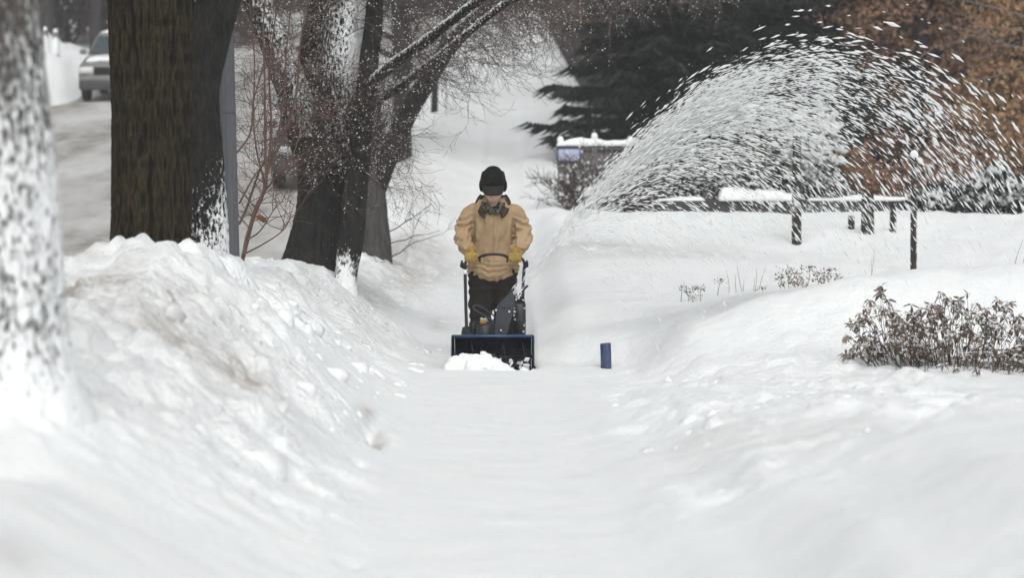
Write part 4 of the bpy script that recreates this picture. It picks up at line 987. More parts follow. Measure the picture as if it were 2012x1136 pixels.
d = d-.020*np.exp(-((ax_-.192)/.013)**2)*sst(1.36, 1.26, v[:, 2])*(n[:, 1] < 0)            # crease between sleeve and chest
v = v+n*d[:, None]
front = sst(.22, .0, ax_)*sst(1.0, .80, v[:, 2]); v[:, 2] += (.055*(1-front)-.012)*sst(.98, .78, v[:, 2])
setco(me, v-FEET)
t = NT('tan_canvas'); co = t.coord(); nn = t.noise(co, 7, 6, .65); c = t.mix(t.rng(nn, .3, .7), (.30, .210, .120), (.45, .325, .20))
w1 = t.n('ShaderNodeTexWave'); w1.inputs['Scale'].default_value = 220; t.l(co, w1.inputs[0]); c = t.mix(t.math('MULTIPLY', w1.outputs['Fac'], .12), c, (.25, .16, .08)); t.col(c); t.bump(t.noise(co, 60, 4), .3, .004); M['canvas'] = t.set(.9, 0, .1)
jk = link('jacket', me, M['canvas'], person, FEET)
mb = MB()       # zip flap
zp = np.linspace(.80, 1.385, 24); tube(mb, [pt(.004, 23.0-.0, z) for z in zp], .008, 6)
dg = None
zf = []
for z in zp:
    k = np.argmin((v[:, 0]-C0-.01)**2*4+(v[:, 2]-z)**2+1.0*(n[:, 1] > 0)); zf.append((C0+.004, v[k, 1]+.001, z))
mb = MB(); tube(mb, zf, .0055, 6, sq=(1, .6)); mb.build('zip_flap', M['canvas'], jk)
# collar (dark, turned down) and scarf
t = NT('collar_corduroy'); co = t.coord(); nn = t.noise(co, 22, 5); t.col(t.mix(nn, (.022, .016, .012), (.085, .060, .044))); t.bump(nn, .5, .006); M['collar'] = t.set(.95, 0, .1)
mb = MB(); rings = []
for a in np.linspace(math.radians(-62), math.radians(242), 40):
    o = np.array([math.cos(a), math.sin(a), 0]); cen = pt(0, 23.0, 0); drop = .085*sst(.1, -.9, o[1])
    prof = [(.090, 1.51), (.100, 1.545), (.112, 1.552), (.130, 1.53), (.150, 1.49), (.147, 1.478), (.125, 1.505), (.10, 1.495)]
    rings.append([cen+o*np.array([r*1.08, r*.95, 0])+np.array([0, 0, z-drop*(1+.7*(r-.085)/.07)+.004*math.sin(7*a)]) for r, z in prof])
loft(mb, rings); mb.build('collar', M['collar'], jk)
t = NT('scarf_plaid'); co = t.coord((1, 1, 1)); ck = t.n('ShaderNodeTexChecker'); ck.inputs['Scale'].default_value = 34; ck.inputs['Color1'].default_value = (.020, .022, .020, 1); ck.inputs['Color2'].default_value = (.13, .125, .11, 1); t.l(co, ck.inputs[0]); t.col(ck.outputs[0]); M['plaid'] = t.set(.95, 0, .1)
mb = MB()
tube(mb, [pt(.095*math.cos(a), 22.985+.085*math.sin(a), 1.505-.085*sst(.2, -1, math.sin(a))+.006*math.sin(5*a)) for a in np.linspace(0, 2*np.pi, 40)], .030, 10)
for s in (-1, 1): tube(mb, [pt(s*.075, 22.915, 1.465), pt(s*.05, 22.885, 1.425), pt(s*.014, 22.885, 1.375)], [.032, .032, .02], 10, step=.015)
me, v2, n2 = remesh(mb, .008, 3); v2 = v2+n2*(.005*fbm(v2[:, 0]*40, v2[:, 1]*40, v2[:, 2]*40, 2))[:, None]; setco(me, v2-FEET); link('scarf', me, M['plaid'], person, FEET)
# gloves
t = NT('yellow_leather'); co = t.coord(); nn = t.noise(co, 30, 5); t.col(t.mix(t.rng(nn, .3, .7), (.24, .155, .035), (.40, .275, .085))); t.bump(nn, .4, .004); M['glove'] = t.set(.75, 0, .25)
for s in (-1, 1):
    mb = MB(); hand(mb, s, 1.0); tube(mb, [HANDP[s]+[s*.012, .12, .058], HANDP[s]+[s*.010, .085, .046]], [.050, .046], 16)
    me, v2, n2 = remesh(mb, .0045, 2); setco(me, v2-FEET); link('glove', me, M['glove'], person, FEET)
# trousers and boots
mb = MB(); ell(mb, [(0, 23.18, .66, .17, .11), (0, 23.18, .74, .222, .142), (0, 23.17, .84, .222, .145), (0, 23.16, .95, .20, .14)], 36)
for s in (-1, 1): limb(mb, LEG[s], [.128, .108, .095])
me, v2, n2 = remesh(mb, .011, 4)
d = .008*fbm(v2[:, 0]*11, v2[:, 1]*11, v2[:, 2]*9, 3)+.006*np.sin(v2[:, 2]*2*np.pi/.09+5*fbm(v2[:, 0]*6, v2[:, 1]*6, v2[:, 2]*6, 2)); setco(me, v2+n2*d[:, None]-FEET)
M['trouser'] = mat('dark_trousers', (.020, .018, .015), .9, spec=.15, var=.3, scale=7, bump=.3, bscale=50); link('trousers', me, M['trouser'], person, FEET)
M['boot'] = mat('boot_leather', (.03, .022, .016), .7)
for s in (-1, 1):
    a = LEG[s][2]; zf_ = gz(a[0], a[1]); mb = MB(); tube(mb, [a+[0, .0, .14], a+[0, .01, .05], a+[0, .0, -.02]], [.07, .066, .07], 18)
    tube(mb, [[a[0], a[1]+.07, zf_+.05], [a[0], a[1], zf_+.055], [a[0], a[1]-.10, zf_+.05], [a[0], a[1]-.19, zf_+.04]], [.045, .062, .06, .04], 16, sq=(1, 1))
    me, v2, n2 = remesh(mb, .009, 3); v2[:, 2] = np.maximum(v2[:, 2], zf_+.002); setco(me, v2-FEET); link('boot', me, M['boot'], person, FEET)
# cap with peak and turned-up ear flaps
M['cap'] = mat('cap_black', (.010, .010, .011), .9, spec=.15, var=.2, scale=20, bump=.3, bscale=60); M['fleece'] = mat('flap_fleece', (.040, .025, .020), .95, spec=.1, var=.4, scale=30, bump=.6, bscale=60)
mb = MB(); rings = []
for k, ph in enumerate(np.linspace(0, 1, 14)):
    th = np.linspace(0, 2*np.pi, 40, endpoint=False); rr = math.cos(ph*math.pi/2*.97)**.55; zz = .035+.175*math.sin(ph*math.pi/2)**.95-.05*(1-ph)**2*0
    rings.append(HC+np.outer(.104*rr*np.cos(th), rv)+np.outer(.122*rr*np.sin(th)-.004-.02*ph, fv)+np.outer(np.full(40, zz)-.035*(1-ph)*(np.sin(th) < 0)*np.abs(np.sin(th)), uv))
loft(mb, rings); cap = mb.build('cap', M['cap'], person)
mb = MB(); ball(mb, H(0, -.024, .213), (.022, .022, .012), 12, 7); mb.build('button', M['cap'], cap)
mb = MB(); nx, ny = 21, 9; top = []; bot = []
for j in range(ny):
    f = j/(ny-1)
    for i in range(nx):
        s = (i/(nx-1)*2-1); x = s*(.102-.010*f); fy = .112*math.sqrt(max(0, 1-(s*.93)**2))+f*.088*math.sqrt(max(0, 1-s**4*.9)); z = .098-.014*f-.030*f*f-.030*s*s
        top.append(H(x, fy, z)); bot.append(H(x, fy, z-.006))
mb.add(np.array(top+bot), np.vstack([gridfaces(ny, nx, False), gridfaces(ny, nx, False)[:, ::-1]+nx*ny, [[k, k+1, k+1+nx*ny, k+nx*ny] for k in range(nx*(ny-1), nx*ny-1)]])); mb.build('peak', mat('cap_peak', (.022, .020, .019), .85, spec=.2, var=.15), cap)
for s in (-1, 1):
    mb = MB(); rings = []
    for f in np.linspace(0, 1, 12):
        w = .062*(1-.55*f**2); x0 = .094-.012*f+.012*math.sin(f*3); hgt = .0+f*.175; rings.append([H(s*(x0+dx), fy*w-.012, hgt) for fy, dx in [(-1, -.006), (-.5, .010), (0, .016), (.5, .010), (1, -.006), (.5, -.012), (0, -.012), (-.5, -.012)]])
    loft(mb, rings); mb.build('ear_flap', M['fleece'] if s > 0 else M['fleece'], cap)
    mb = MB(); ball(mb, H(s*.104, -.012, .035), (.024, .055, .060), 14, 9); mb.build('flap_fold', M['cap'], cap)

# ------------------------------------------------------------------ the snow blower
M['blue'] = mat('blue_paint', (.008, .020, .048), .42, .1, .45, .25, 14); M['blue_edge'] = mat('blue_edge', (.02, .075, .17), .4, .1, .5, .15, 14)
M['black_metal'] = mat('black_metal', (.011, .011, .013), .5, .2, .45, .25, 12); M['black_paint'] = mat('black_paint', (.016, .017, .020), .42, .1, .5, .3, 10)
M['chute'] = mat('chute_plastic', (.030, .033, .045), .5, 0, .4, .2, 10); M['white'] = mat('white_reflector', (.75, .76, .77), .4, var=.03); M['steel'] = mat('zinc_bolt', (.55, .55, .56), .3, .8, .5, .05)
M['yellow'] = mat('yellow_cap', (.42, .27, .06), .5, var=.1)
c = -.163; YB = 21.95; BL = np.array([c, YB, gz(c, 22.2)]); SB = empty('snow_blower', BL); z0 = BL[2]
hw = .33
outer = [(21.33, .333), (21.40, .338), (21.52, .330), (21.61, .295), (21.665, .22), (21.675, .13), (21.645, .05), (21.57, .012), (21.50, .004)]
inner = [(y-.006 if i > 3 else y, z-.008 if i < 5 else z+.008) for i, (y, z) in enumerate(outer)][::-1]
prof = np.array(outer+inner); mb = MB(); loft(mb, [[(c+s*(hw-.002), y, z0+z) for y, z in prof] for s in (-1, -.33, .33, 1)], cap=False); hs_o = mb.build('auger_housing', M['blue'], SB, smooth=False)
for s in (-1, 1):
    poly = [(21.325, .340), (21.285, .18), (21.275, .015), (21.58, .002), (21.66, .05), (21.685, .16), (21.67, .25), (21.60, .315), (21.45, .345)]
    mb = MB(); k = len(poly); a = [(c+s*(hw+.016 if y < 21.4 else hw+.001), y, z0+z) for y, z in poly]; b = [(x+s*.007, y, z) for x, y, z in a]
    bm = bmesh.new(); va = [bm.verts.new(q) for q in a]; vb = [bm.verts.new(q) for q in b]; fs = [bm.faces.new(va), bm.faces.new(vb[::-1])]
    for i in range(k): bm.faces.new((va[i], vb[i], vb[(i+1) % k], va[(i+1) % k]))
    bmesh.ops.triangulate(bm, faces=fs); bmesh.ops.recalc_face_normals(bm, faces=bm.faces); me = bpy.data.meshes.new('side_plate'); 
    bmesh.ops.translate(bm, verts=bm.verts, vec=-Vector(BL)); bm.to_mesh(me); bm.free(); link('side_plate', me, M['blue'], hs_o)
    mb = MB(); box(mb, (c+s*(hw+.028), 21.52, z0+.035), (.012, .20, .07), bev=.004); mb.build('skid_shoe', M['black_metal'], hs_o)
mb = MB(); tube(mb, [(c-hw-.012, 21.325, z0+.338), (c+hw+.012, 21.325, z0+.338)], .0065, 8); box(mb, (c, 21.345, z0+.345), (2*hw+.02, .035, .006)); mb.build('top_lip', M['blue_edge'], hs_o)
# auger with serrated flights
mb = MB(); tube(mb, [(c-hw, 21.47, z0+.155), (c+hw, 21.47, z0+.155)], .017, 10); sh = mb.build('auger', M['black_metal'], SB)
for s in (-1, 1):
    mb = MB(); v_ = []; nn_ = 70
    for i in range(nn_):
        f = i/(nn_-1); a = s*f*2*np.pi*1.6+1.0; ro = .130+.008*(i % 2); x = c+s*(.045+f*.275)
        for rr, dx in ((.085, 0), (ro, 0), (ro, .007), (.085, .007)): v_.append((x+dx, 21.47+rr*math.cos(a), z0+.155+rr*math.sin(a)))
    loft(mb, np.array(v_).reshape(nn_, 4, 3)); mb.build('flight', M['black_metal'], sh, smooth=False)
    for dx_, sz_ in ((.10, (.012, .03, .20)), (.26, (.012, .20, .03))):
        mb = MB(); box(mb, (c+s*dx_, 21.47, z0+.155), sz_); mb.build('spoke', M['black_metal'], sh)
mb = MB(); ball(mb, (c, 21.48, z0+.155), (.055, .075, .055), 16, 10); mb.build('gearbox', M['black_metal'], sh)
def pxz(px, py, Y): q = P(px, py, Y); return (q[0], q[2])
# chute and deflector
Yc0, Yc1 = 21.56, 21.70
lowp = [pxz(*q, Yc0) for q in [(971, 667), (976, 606), (1010, 606), (993, 667)]]
upp = [pxz(*q, Yc0) for q in [(976, 605), (979, 599), (1006.5, 570), (1011.5, 588), (1010, 605)]]
def channel(nm, poly, wall, parent, m):
    mb = MB(); prism(mb, poly, Yc0, Yc0+.006); prism(mb, poly, Yc1-.006, Yc1)
    for i in range(len(wall)-1):
        a, b = np.array(wall[i]), np.array(wall[i+1]); d = (b-a)/np.linalg.norm(b-a); n_ = np.array([d[1], -d[0]])*.007
        prism(mb, [a, b, b+n_, a+n_], Yc0-.003, Yc1+.003)
    return mb.build(nm, m, parent, smooth=False)
ch = channel('chute', lowp, [lowp[0], lowp[1]], SB, M['chute'])
de = channel('deflector', upp, [upp[0], upp[1], upp[2]], ch, M['chute'])
for q in [(1000.5, 613), (974.5, 610), (1011, 613), (984, 650)]:
    x, z = pxz(*q, Yc0-.004); mb = MB(); tube(mb, [(x, Yc0-.010, z), (x, Yc0+.004, z)], .011, 10); mb.build('bolt', M['steel'], ch)
xm, zm = pxz(982, 667, 21.62); mb = MB(); tube(mb, [(xm, 21.63, z0+.31), (xm, 21.63, zm+.004)], [.078, .068], 24); mb.build('chute_base', M['black_paint'], ch)
# crank loop for the deflector
mb = MB(); lp = [P(x, y, 21.78) for x, y in [(974, 634), (955, 622), (934, 609), (930, 603), (937, 600.5), (950, 606), (966, 617), (978, 628)]]; tube(mb, lp, .0065, 8, step=.01)
mb.build('crank_bar', M['chute'], SB)
# engine, fuel cap, belt cover
a, b = P(935, 636, 21.85), P(973, 668, 21.85); mb = MB(); box(mb, ((a[0]+b[0])/2, 22.0, (a[2]+b[2])/2-.05), (b[0]-a[0], .30, a[2]-b[2]+.12), bev=.03); eng = mb.build('engine', M['black_paint'], SB)
mb = MB(); tube(mb, [((a[0]+b[0])/2, 22.0, a[2]-.02), ((a[0]+b[0])/2, 22.0, a[2]+.012)], [.085, .065], 20); mb.build('recoil_cover', M['black_paint'], eng)
q = P(950, 630, 21.88); mb = MB(); tube(mb, [q+[0, 0, -.03], q+[0, 0, .008]], .030, 16); mb.build('fuel_cap', M['yellow'], eng)
mb = MB(); blobs(mb, np.array([q+[-.012, -.01, .016], q+[.012, 0, .014], q+[.028, .01, .0]]), np.array([[1., 0, .1], [1, .2, 0], [1, 0, -.5]]), .02, .014, rng); mb.build('snow_on_cap', M['flake'], eng)
a, b = P(924, 632, 21.95), P(936, 668, 21.95); mb = MB(); box(mb, ((a[0]+b[0])/2, 22.0, (a[2]+b[2])/2), (b[0]-a[0], .12, a[2]-b[2]), bev=.012); mb.build('air_filter', M['black_metal'], eng)
a, b = P(1008.5, 594, 21.95), P(1033, 668, 21.95); mb = MB(); box(mb, ((a[0]+b[0])/2, 22.05, (a[2]+b[2])/2), (b[0]-a[0], .26, a[2]-b[2]), bev=.018); tk = mb.build('tank_cover', M['black_paint'], SB)
x, z = (a[0]+b[0])/2, P(0, 630, 21.95)[2]; mb = MB(); box(mb, (x, 22.05, z), (b[0]-a[0]+.006, .266, .008)); mb.build('seam', M['chute'], tk)
mb = MB(); tube(mb, [(x+.02, 21.96, a[2]-.02), (x+.022, 21.96, a[2]+.05)], [.028, .02], 12); tube(mb, [(x-.02, 22.0, a[2]-.02), (x-.018, 22.0, a[2]+.025)], [.022, .018], 12); mb.build('filler_neck', M['black_metal'], tk)
mb = MB(); tube(mb, [P(1012, 588, 21.93), P(1026, 573, 21.93), P(1037, 561, 21.93)], [.006, .007, .010], 8); lv = mb.build('choke_lever', M['black_metal'], tk)
mb = MB(); qq = np.array([P(px, py, 21.90) for px, py in [(1015, 583), (1019, 580), (1024, 576), (1020, 585), (1014, 589), (1028, 590), (1031, 606), (1030, 640), (1028, 652), (1012, 628), (1010, 620), (1031, 662), (1013, 660), (1009, 606)]]); blobs(mb, qq, rng.normal(0, 1, qq.shape), .014, .009, rng); mb.build('snow_flecks', M['flake'], tk)['kind'] = 'stuff'
# frame, wheels
mb = MB(); box(mb, (c, 21.98, z0+.21), (.34, .52, .16), bev=.02); mb.build('transmission_case', M['black_metal'], SB)
for s in (-1, 1):
    xw = c+s*.225; mb = MB(); th = np.linspace(0, 2*np.pi, 72, endpoint=False); rings = []
    for dx, rr in [(-.045, .115), (-.055, .15), (-.048, .178), (-.03, .187), (0, .19), (.03, .187), (.048, .178), (.055, .15), (.045, .115)]:
        tr = 1+(.035*((np.arange(72)//3) % 2) if abs(dx) < .05 else 0); rings.append(np.stack([np.full(72, xw+dx), 22.06+rr*tr*np.cos(th), z0+.19+rr*tr*np.sin(th)], -1))
    loft(mb, rings, cap=False); w = mb.build('wheel', M['rubber'], SB, smooth=False)
    mb = MB(); tube(mb, [(xw-.03, 22.06, z0+.19), (xw+.03, 22.06, z0+.19)], .117, 28); mb.build('rim', M['rim'], w)
    # handle tubes
    if s < 0: hpts = [P(918, 672, 22.0), P(916.5, 640, 22.05), P(915, 590, 22.30), P(914, 540, 22.58), P(914, 522, 22.68)]
    else: hpts = [P(1024, 672, 22.0), P(1026, 640, 22.05), P(1027, 590, 22.30), P(1029, 540, 22.58), P(1031, 520, 22.68)]
    mb = MB(); tube(mb, hpts, .0145, 12, step=.03); hd = mb.build('handle', M['black_paint'], SB)
    q = hpts[-1]; mb = MB(); box(mb, q+np.array([-s*-.012, .0, .0]), (.042, .06, .055), bev=.008); mb.build('clamp', M['black_metal'], hd)
    if s < 0:
        for y_ in (534.5, 548.5):
            mb = MB(); tube(mb, [P(914.2, y_+4.5, 22.56), P(914.0, y_-3.5, 22.575)], .0165, 12); mb.build('reflector', M['white'], hd)
    mb = MB(); tube(mb, [P(914 if s < 0 else 1031, 522, 22.66), P(906 if s < 0 else 1036, 524, 22.62), P(908 if s < 0 else 1035, 512, 22.6)], .010, 8, step=.01); mb.build('clutch_lever', M['black_metal'], hd)
bar = [(914, 522, 22.68), (917, 509, 22.69), (926, 506.5, 22.70), (940, 507, 22.70), (946, 503.5, 22.68), (958, 500.5, 22.66), (971, 499.5, 22.66), (984, 500.5, 22.66), (993, 503, 22.68), (999, 507, 22.70), (1012, 506.5, 22.70), (1026, 509, 22.69), (1031, 520, 22.68)]
mb = MB(); tube(mb, [P(*q) for q in bar], .0125, 12, step=.01); hb = mb.build('handlebar', M['black_metal'], SB)
for s, q0, q1 in ((-1, (917, 508, 22.695), (939, 507, 22.70)), (1, (1000, 507, 22.70), (1026, 508, 22.695))):
    mb = MB(); tube(mb, [P(*q0), P(*q1)], .0165, 14); mb.build('grip', M['rubber'], hb)
for px in (943, 996.5):
    mb = MB(); box(mb, P(px, 511, 22.67), (.014, .02, .05), bev=.004); mb.build('bracket', M['black_metal'], hb)
tag(SB, 'black two-stage snow blower with blue auger housing throwing snow to the right', 'snow blower')

# churned snow at the mouth of the machine
r_ = np.random.default_rng(81); mb = MB()
for (px, py, Y, rp) in [(912, 717, 21.16, 19), (900, 722, 21.15, 15), (948, 713, 21.16, 18), (932, 719, 21.10, 20), (965, 720, 21.14, 18), (990, 726, 21.16, 14), (925, 705, 21.2, 11), (950, 696, 21.22, 8), (908, 700, 21.22, 8), (1030, 730, 21.16, 10), (978, 732, 21.08, 20), (1004, 736, 21.1, 14), (885, 724, 21.15, 14), (895, 714, 21.17, 17), (914, 707, 21.18, 14), (934, 710, 21.17, 18), (954, 705, 21.19, 14), (973, 715, 21.17, 14), (1050, 735, 21.15, 12), (1090, 735, 21.2, 9)]:
    q = P(px, py, Y); rr = rp*Y/FPX; ball(mb, q, (rr, rr*.8, rr*.85), 14, 9)
me, v2, n2 = remesh(mb, .010, 2); v2 = v2+n2*(.014*fbm(v2[:, 0]*22, v2[:, 1]*22, v2[:, 2]*22, 4))[:, None]; setco(me, v2)
link('churned_snow', me, M['snow']); tag(bpy.data.objects['churned_snow'], 'lumpy churned snow piled before the mouth of the snow blower', 'snow', kind='stuff')
mb = MB(); n_ = 90; q = np.stack([c+r_.uniform(-.3, .3, n_), r_.uniform(21.2, 21.42, n_), z0+.02+.13*r_.random(n_)], -1); blobs(mb, q, r_.normal(0, 1, q.shape), .012+.02*r_.random(n_), .012+.012*r_.random(n_), r_)
o = mb.build('snow_crumbs', M['flake'], smooth=False); tag(o, 'loose snow crumbs inside the blower mouth', 'snow', kind='stuff')

# ------------------------------------------------------------------ the thrown snow: solid clumps hanging along their flight
r_ = np.random.default_rng(91); O = P(1009, 580, 21.63); K, G = .42, 9.81
def flight(n, fmin, fmax, pw, ang, tmax, tp=1.0):
    f = fmin+(fmax-fmin)*r_.beta(2.4*pw, 1.5, n); a = r_.normal(0, ang, n); vx0, vz0 = 4.80*f, 6.78*f
    vx, vz = vx0*np.cos(a)-vz0*np.sin(a), vx0*np.sin(a)+vz0*np.cos(a); vy = r_.normal(.25, .42, n)*f
    t = tmax*r_.random(n)**tp; e = np.exp(-K*t)
    pulse = vn(f*16+3, (t-.0*f)*7, 2.5) > .30*r_.random(n)+.18
    p = O+np.stack([vx/K*(1-e), vy/K*(1-e), (vz+G/K)/K*(1-e)-G/K*t], -1); v = np.stack([vx*e, vy*e, (vz+G/K)*e-G/K], -1)
    p = p+r_.normal(0, .02, p.shape)*(1+2*t[:, None])
    gg = ground(p[:, 0], p[:, 1], False); ok = pulse & (p[:, 2] > gg+.03) & ((p[:, 2] > gg+.5) | (r_.random(n) < .30)) & ((t > .26) | (r_.random(n) < .05+.5*np.clip(t/.26, 0, 1)**2))
    return p[ok], v[ok], t[ok]
mb = MB()
for (n, f0, f1, pw, ang, tm, tp, L0, L1, W0, W1) in [
    (11500, .80, 1.02, 1.0, .024, .68, 1.0, .016, .050, .0018, .0052),      # dense early stream
    (8000, .62, 1.05, 1.0, .030, 1.28, 1.0, .020, .060, .0024, .0078),
    (5200, .36, .92, 1.0, .05, 1.15, 1.0, .018, .050, .0026, .0080),      # slower pieces that fall short
    (1100, .70, 1.09, 1.0, .04, 1.35, .6, .030, .075, .0065, .0140),        # big clumps
    (10000, .70, 1.04, 1.0, .04, 1.1, 1.0, .004, .012, .0010, .0026),      # powder
    (160, .9, 1.14, 1.0, .07, 1.2, .8, .014, .040, .0040, .0090)]:
    p, v, t = flight(n, f0, f1, pw, ang, tm, tp); m = len(p); q = r_.random(m)**1.6
    blobs(mb, p, v+r_.normal(0, .25, v.shape), L0+(L1-L0)*q, W0+(W1-W0)*r_.random(m)**1.5*(.6+.8*q), r_, .3)
o = mb.build('thrown_snow', M['flake'], smooth=False); tag(o, 'white plume of flying snow clumps arching from the chute to the right', 'snow', kind='stuff')

# ------------------------------------------------------------------ blue post stump
q = hit(1190, 727); q = P(1191, 728, 22.0); q[2] = gz(q[0], q[1])-.05; r_ = np.random.default_rng(101); rings = []; T = empty('post_stump', q)
hz = P(0, 676, 22)[2]-q[2]
for f in np.linspace(0, 1, 16):
    th = np.linspace(0, 2*np.pi, 36, endpoint=False); rr = .046*(1+.04*np.cos(2*th+1)+.03*np.sin(3*th+4*f)); rings.append(np.stack([q[0]-.006*f+rr*np.cos(th), q[1]+rr*np.sin(th), np.full(36, q[2]+hz*f)+.004*np.cos(th)*(f == 1)], -1))
mb = MB(); loft(mb, rings); t = NT('blue_wood_paint'); co = t.coord((1, 1, .2)); nn = t.noise(co, 30, 6, .7); t.col(t.mix(t.rng(nn, .35, .7), (.014, .028, .085), (.055, .085, .185))); t.bump(nn, .6, .006); mb.build('shaft', t.set(.45, 0, .5), T)
rings = [rings[-1]+np.array([0, 0, .001]), (rings[-1]-rings[-1].mean(0))*.86+rings[-1].mean(0)+[0, 0, .006]]; mb = MB(); loft(mb, rings); mb.build('cut_top', mat('blue_top', (.06, .08, .16), .6), T)
tag(T, 'short round dark blue post standing in the snow right of the path', 'post')

# ------------------------------------------------------------------ brown leafy shrub on the right
r_ = np.random.default_rng(111); cen = P(1870, 640, 19.2); bx, by = cen[0], 19.2; b = np.array([bx, by, gz(bx, by)-.03]); T = empty('leafy_shrub', b)
M['shrub_leaf'] = mat_leaf('shrub_leaves', (.05, .033, .026), (.30, .225, .18), .6); M['shrub_leaf2'] = mat('shrub_leaf_single', (.13, .092, .072), .6, var=.42, scale=5)
def bush_top(px): return np.interp(px, [1640, 1680, 1725, 1760, 1800, 1850, 1905, 1960, 2020, 2150], [650, 610, 560, 600, 600, 572, 590, 585, 600, 640])
def bush_bot(px): return np.interp(px, [1640, 1690, 1760, 1830, 1900, 2150], [700, 698, 690, 715, 727, 735])
whorls = []; out = []
for k in range(600):
    px = r_.uniform(1655, 2150); tp, bt = bush_top(px), bush_bot(px); py = bt+4-(bt-tp-2)*r_.random()**1.05; dens = sst(1640, 1830, px)*.65+.35
    if r_.random() > dens: continue
    Y = 19.2+r_.normal(0, .22); whorls.append(P(px, py, Y))
for px, py in [(1732, 562), (1728, 570), (1850, 575), (1900, 577), (1888, 590), (1690, 615), (1672, 640), (1665, 660), (1690, 690), (1712, 698), (1960, 590), (1985, 596), (1790, 600)]: whorls.append(P(px, py, 19.1+r_.normal(0, .08)))
whorls = np.array(whorls)
sm = MB()
for w in whorls:
    px0 = bx+(w[0]-bx)*.72+r_.normal(0, .05); y0 = by+(w[1]-by)*.6; s0 = np.array([px0, y0, gz(px0, y0)-.02]); mid = s0*.45+w*.55+np.array([r_.normal(0, .03), r_.normal(0, .03), .02]); 
    if r_.random() < .5: tube(sm, [s0, mid, w], [.0030, .0022, .0014], 4, step=.12)
sm.build('stems', mat('shrub_stem', (.075, .052, .042), .8, var=.25), T)['kind'] = 'stuff'
# one leaf: bent, folded along the midrib
lm = MB(); Lp = []
for i, f in enumerate(np.linspace(0, 1, 5)):
    w = .5*math.sin(math.pi*min(.97, f*.9+.05))**.8*.36; zc = -.35*f*f
    Lp += [(-w, f, zc+.12*w*2), (0, f, zc), (w, f, zc+.12*w*2)]
fcs = []
for i in range(4):
    for j in range(2): fcs.append([i*3+j, i*3+j+1, i*3+j+4, i*3+j+3])
leaf_v = np.array(Lp); leaf_f = np.array(fcs)
lm.add(leaf_v, leaf_f); leaf_me = lm.mesh('leaf'); leaf_me.materials.append(M['shrub_leaf2'])
pl, mats = [], []
for w in whorls:
    k = r_.integers(4, 8); a0 = r_.uniform(0, 6.28)
    for i in range(k):
        a = a0+i*6.283/k+r_.normal(0, .25); el = r_.normal(-.30, .60); d = np.array([math.cos(a)*math.cos(el), math.sin(a)*math.cos(el), math.sin(el)]); s = np.cross(d, [0, 0, 1]); s /= np.linalg.norm(s); s = s*math.cos(.5*r_.normal())+np.cross(s, d)*math.sin(.5*r_.normal()); s /= np.linalg.norm(s); n_ = np.cross(s, d)
        sc = .040+.028*r_.random(); R = np.stack([s, d, n_], 1)*sc; mats.append((R, w+d*.004))
order = np.argsort([m[1][1]+(0 if m[1][0] < 4.25 else 9) for m in mats]); rest = MB()
for rank, i in enumerate(order):
    R, p = mats[i]
    if rank < 300:
        o = bpy.data.objects.new('leaf', leaf_me); COL.objects.link(o); o.parent = T
        m4 = Matrix.Identity(4); 
        for a in range(3):
            for bb_ in range(3): m4[a][bb_] = R[a, bb_]
            m4[a][3] = p[a]-b[a]
        o.matrix_local = m4
    else: rest.add(leaf_v@R.T+p, leaf_f)
rest.build('leaves', M['shrub_leaf'], T)['kind'] = 'stuff'
mb = MB(); k = [m for m in mats if r_.random() < .6]; q = np.array([p+R[:, 1]*.4+[0, 0, .005] for R, p in k]); blobs(mb, q, np.array([R[:, 1] for R, p in k]), .009+.013*r_.random(len(q)), .006+.006*r_.random(len(q)), r_); mb.build('snow_on_leaves', M['flake'], T, smooth=False)['kind'] = 'stuff'
print('leaves', len(mats))
tag(T, 'low shrub of drooping brown leaves dusted with snow at the right', 'shrub')

# ------------------------------------------------------------------ dry garden plants poking from the snow
M['dry'] = mat('dry_stem', (.23, .19, .15), .85, var=.25); M['dry_head'] = mat_leaf('dry_flower_heads', (.13, .10, .08), (.30, .25, .20)); M['dry_dark'] = mat_leaf('dry_dark_leaves', (.06, .05, .045), (.15, .125, .11))
def stalks(nm, pxs, Y, label, lean=.1, m='dry', w=.0035, twist=.03):
    q0 = P(pxs[0][0], pxs[0][2], Y); b = np.array([q0[0], Y, gz(q0[0], Y)-.05]); T = empty(nm, b)
    for (px, ytop, ybot, dx) in pxs:
        y_ = Y+r_.normal(0, .15); p = P(px, ybot, y_); p[2] = min(p[2], gz(p[0], y_))-.04; q = P(px+dx, ytop, y_); mb = MB(); mid = (p+q)/2+[r_.normal(0, twist), 0, 0]; tube(mb, [p, mid, q], [w, w*.8, w*.45], 5, step=.05); mb.build('stalk', M[m], T)
    return tag(T, label, 'plant')
stalks('dry_grass', [(1432, 530, 575, -6), (1448, 540, 578, -3), (1462, 522, 582, -14), (1478, 528, 580, 8), (1490, 526, 578, 14), (1470, 545, 580, 12), (1458, 550, 582, 4), (1484, 560, 580, 22)], 25.0, 'clump of thin dry grass stalks between the dead flowers and dark tufts')
stalks('dry_grass', [(1708, 490, 552, 10), (1710, 510, 552, 2)], 26.0, 'single thin pale stalk left of the slim snowy post', w=.003)
stalks('dry_grass', [(1992, 470, 528, 18), (2000, 500, 530, 14), (1990, 520, 528, 10)], 25.0, 'thin bent stalk at the right edge above the shrub', w=.004)
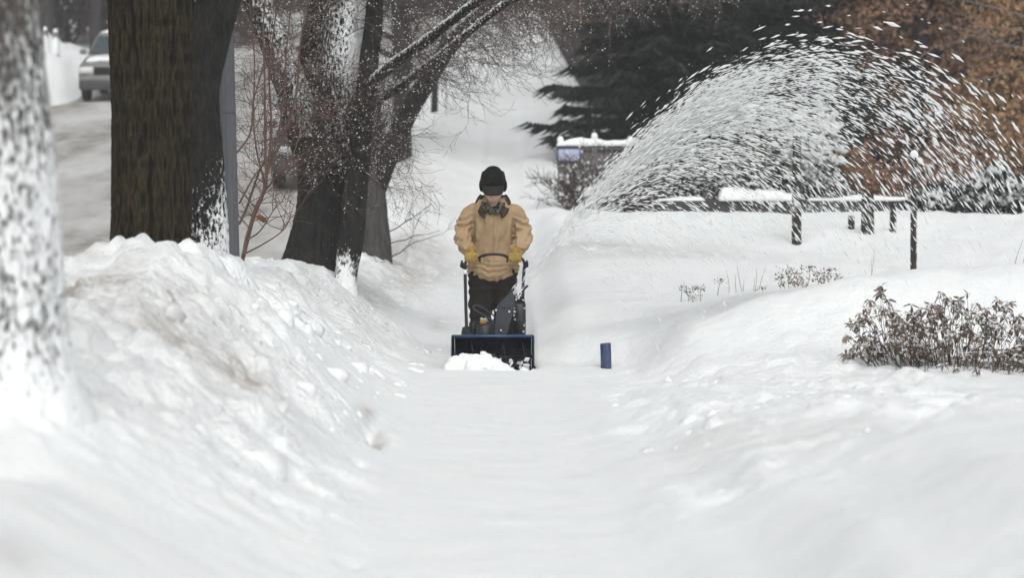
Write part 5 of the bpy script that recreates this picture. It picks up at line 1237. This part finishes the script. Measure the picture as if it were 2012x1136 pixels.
def heads(nm, items, Y, label, m, size, seed):
    r = np.random.default_rng(seed); q0 = P(items[0][0], items[0][2], Y); b = np.array([q0[0], Y, gz(q0[0], Y)-.05]); T = empty(nm, b)
    for (px, py, yb) in items:
        y_ = Y+r.normal(0, .15); q = P(px, py, y_); p = P(px+r.normal(0, 5), yb, y_); p[2] = min(p[2], gz(p[0], y_))-.04; mb = MB(); tube(mb, [p, (p+q)/2+[r.normal(0, .015), 0, 0], q], [.004, .0035, .0025], 5, step=.06); st = mb.build('stalk', M['dry'], T)
        n = 26; mb = MB(); leaves(mb, q+r.normal(0, 1, (n, 3))*np.array([size, size, size*.45]), r, size*.75, size*.45, .4); mb.build('flower_head', M[m], st, smooth=False)['kind'] = 'stuff'
        mb = MB(); k = 5; blobs(mb, q+r.normal(0, 1, (k, 3))*np.array([size*.8, size*.8, .004])+[0, 0, size*.4], r.normal(0, 1, (k, 3))*[1, 1, .2], size*.4, size*.22, r); mb.build('snow_tuft', M['flake'], st)['kind'] = 'stuff'
    return tag(T, label, 'plant')
heads('dead_hydrangea', [(1535, 545, 572), (1550, 530, 570), (1565, 540, 572), (1558, 552, 572), (1590, 526, 566), (1578, 548, 570), (1605, 538, 562), (1630, 530, 558), (1620, 545, 562), (1645, 545, 560), (1540, 556, 572), (1612, 552, 564), (1575, 562, 574)], 25.2, 'cluster of dead flower heads in the snow left of the brown shrub', 'dry_head', .042, 121)
heads('dead_perennial', [(1340, 565, 588), (1365, 566, 588), (1378, 568, 586), (1360, 582, 590), (1350, 572, 590), (1415, 552, 560), (1498, 566, 576)], 24.4, 'small dark withered tufts farthest left in the garden bed', 'dry_dark', .030, 122)

# ------------------------------------------------------------------ the cold hazy air
mb = MB(); box(mb, (0, 158, 30), (900, 336, 70)); hz_o = mb.build('haze', None, smooth=False)
hm = bpy.data.materials.new('haze'); hm.use_nodes = True; ht = hm.node_tree; ht.nodes.clear(); ho = ht.nodes.new('ShaderNodeOutputMaterial'); hv = ht.nodes.new('ShaderNodeVolumePrincipled')
hv.inputs['Color'].default_value = (.97, .975, .98, 1); hv.inputs['Density'].default_value = .0009
for k_ in ('Density Attribute', 'Color Attribute', 'Temperature Attribute'):
    if k_ in hv.inputs: hv.inputs[k_].default_value = ''
hv.inputs['Blackbody Intensity'].default_value = 0
ht.links.new(hv.outputs[0], ho.inputs['Volume']); hz_o.data.materials.append(hm)
tag(hz_o, 'pale winter haze in the air', 'haze', kind='stuff')
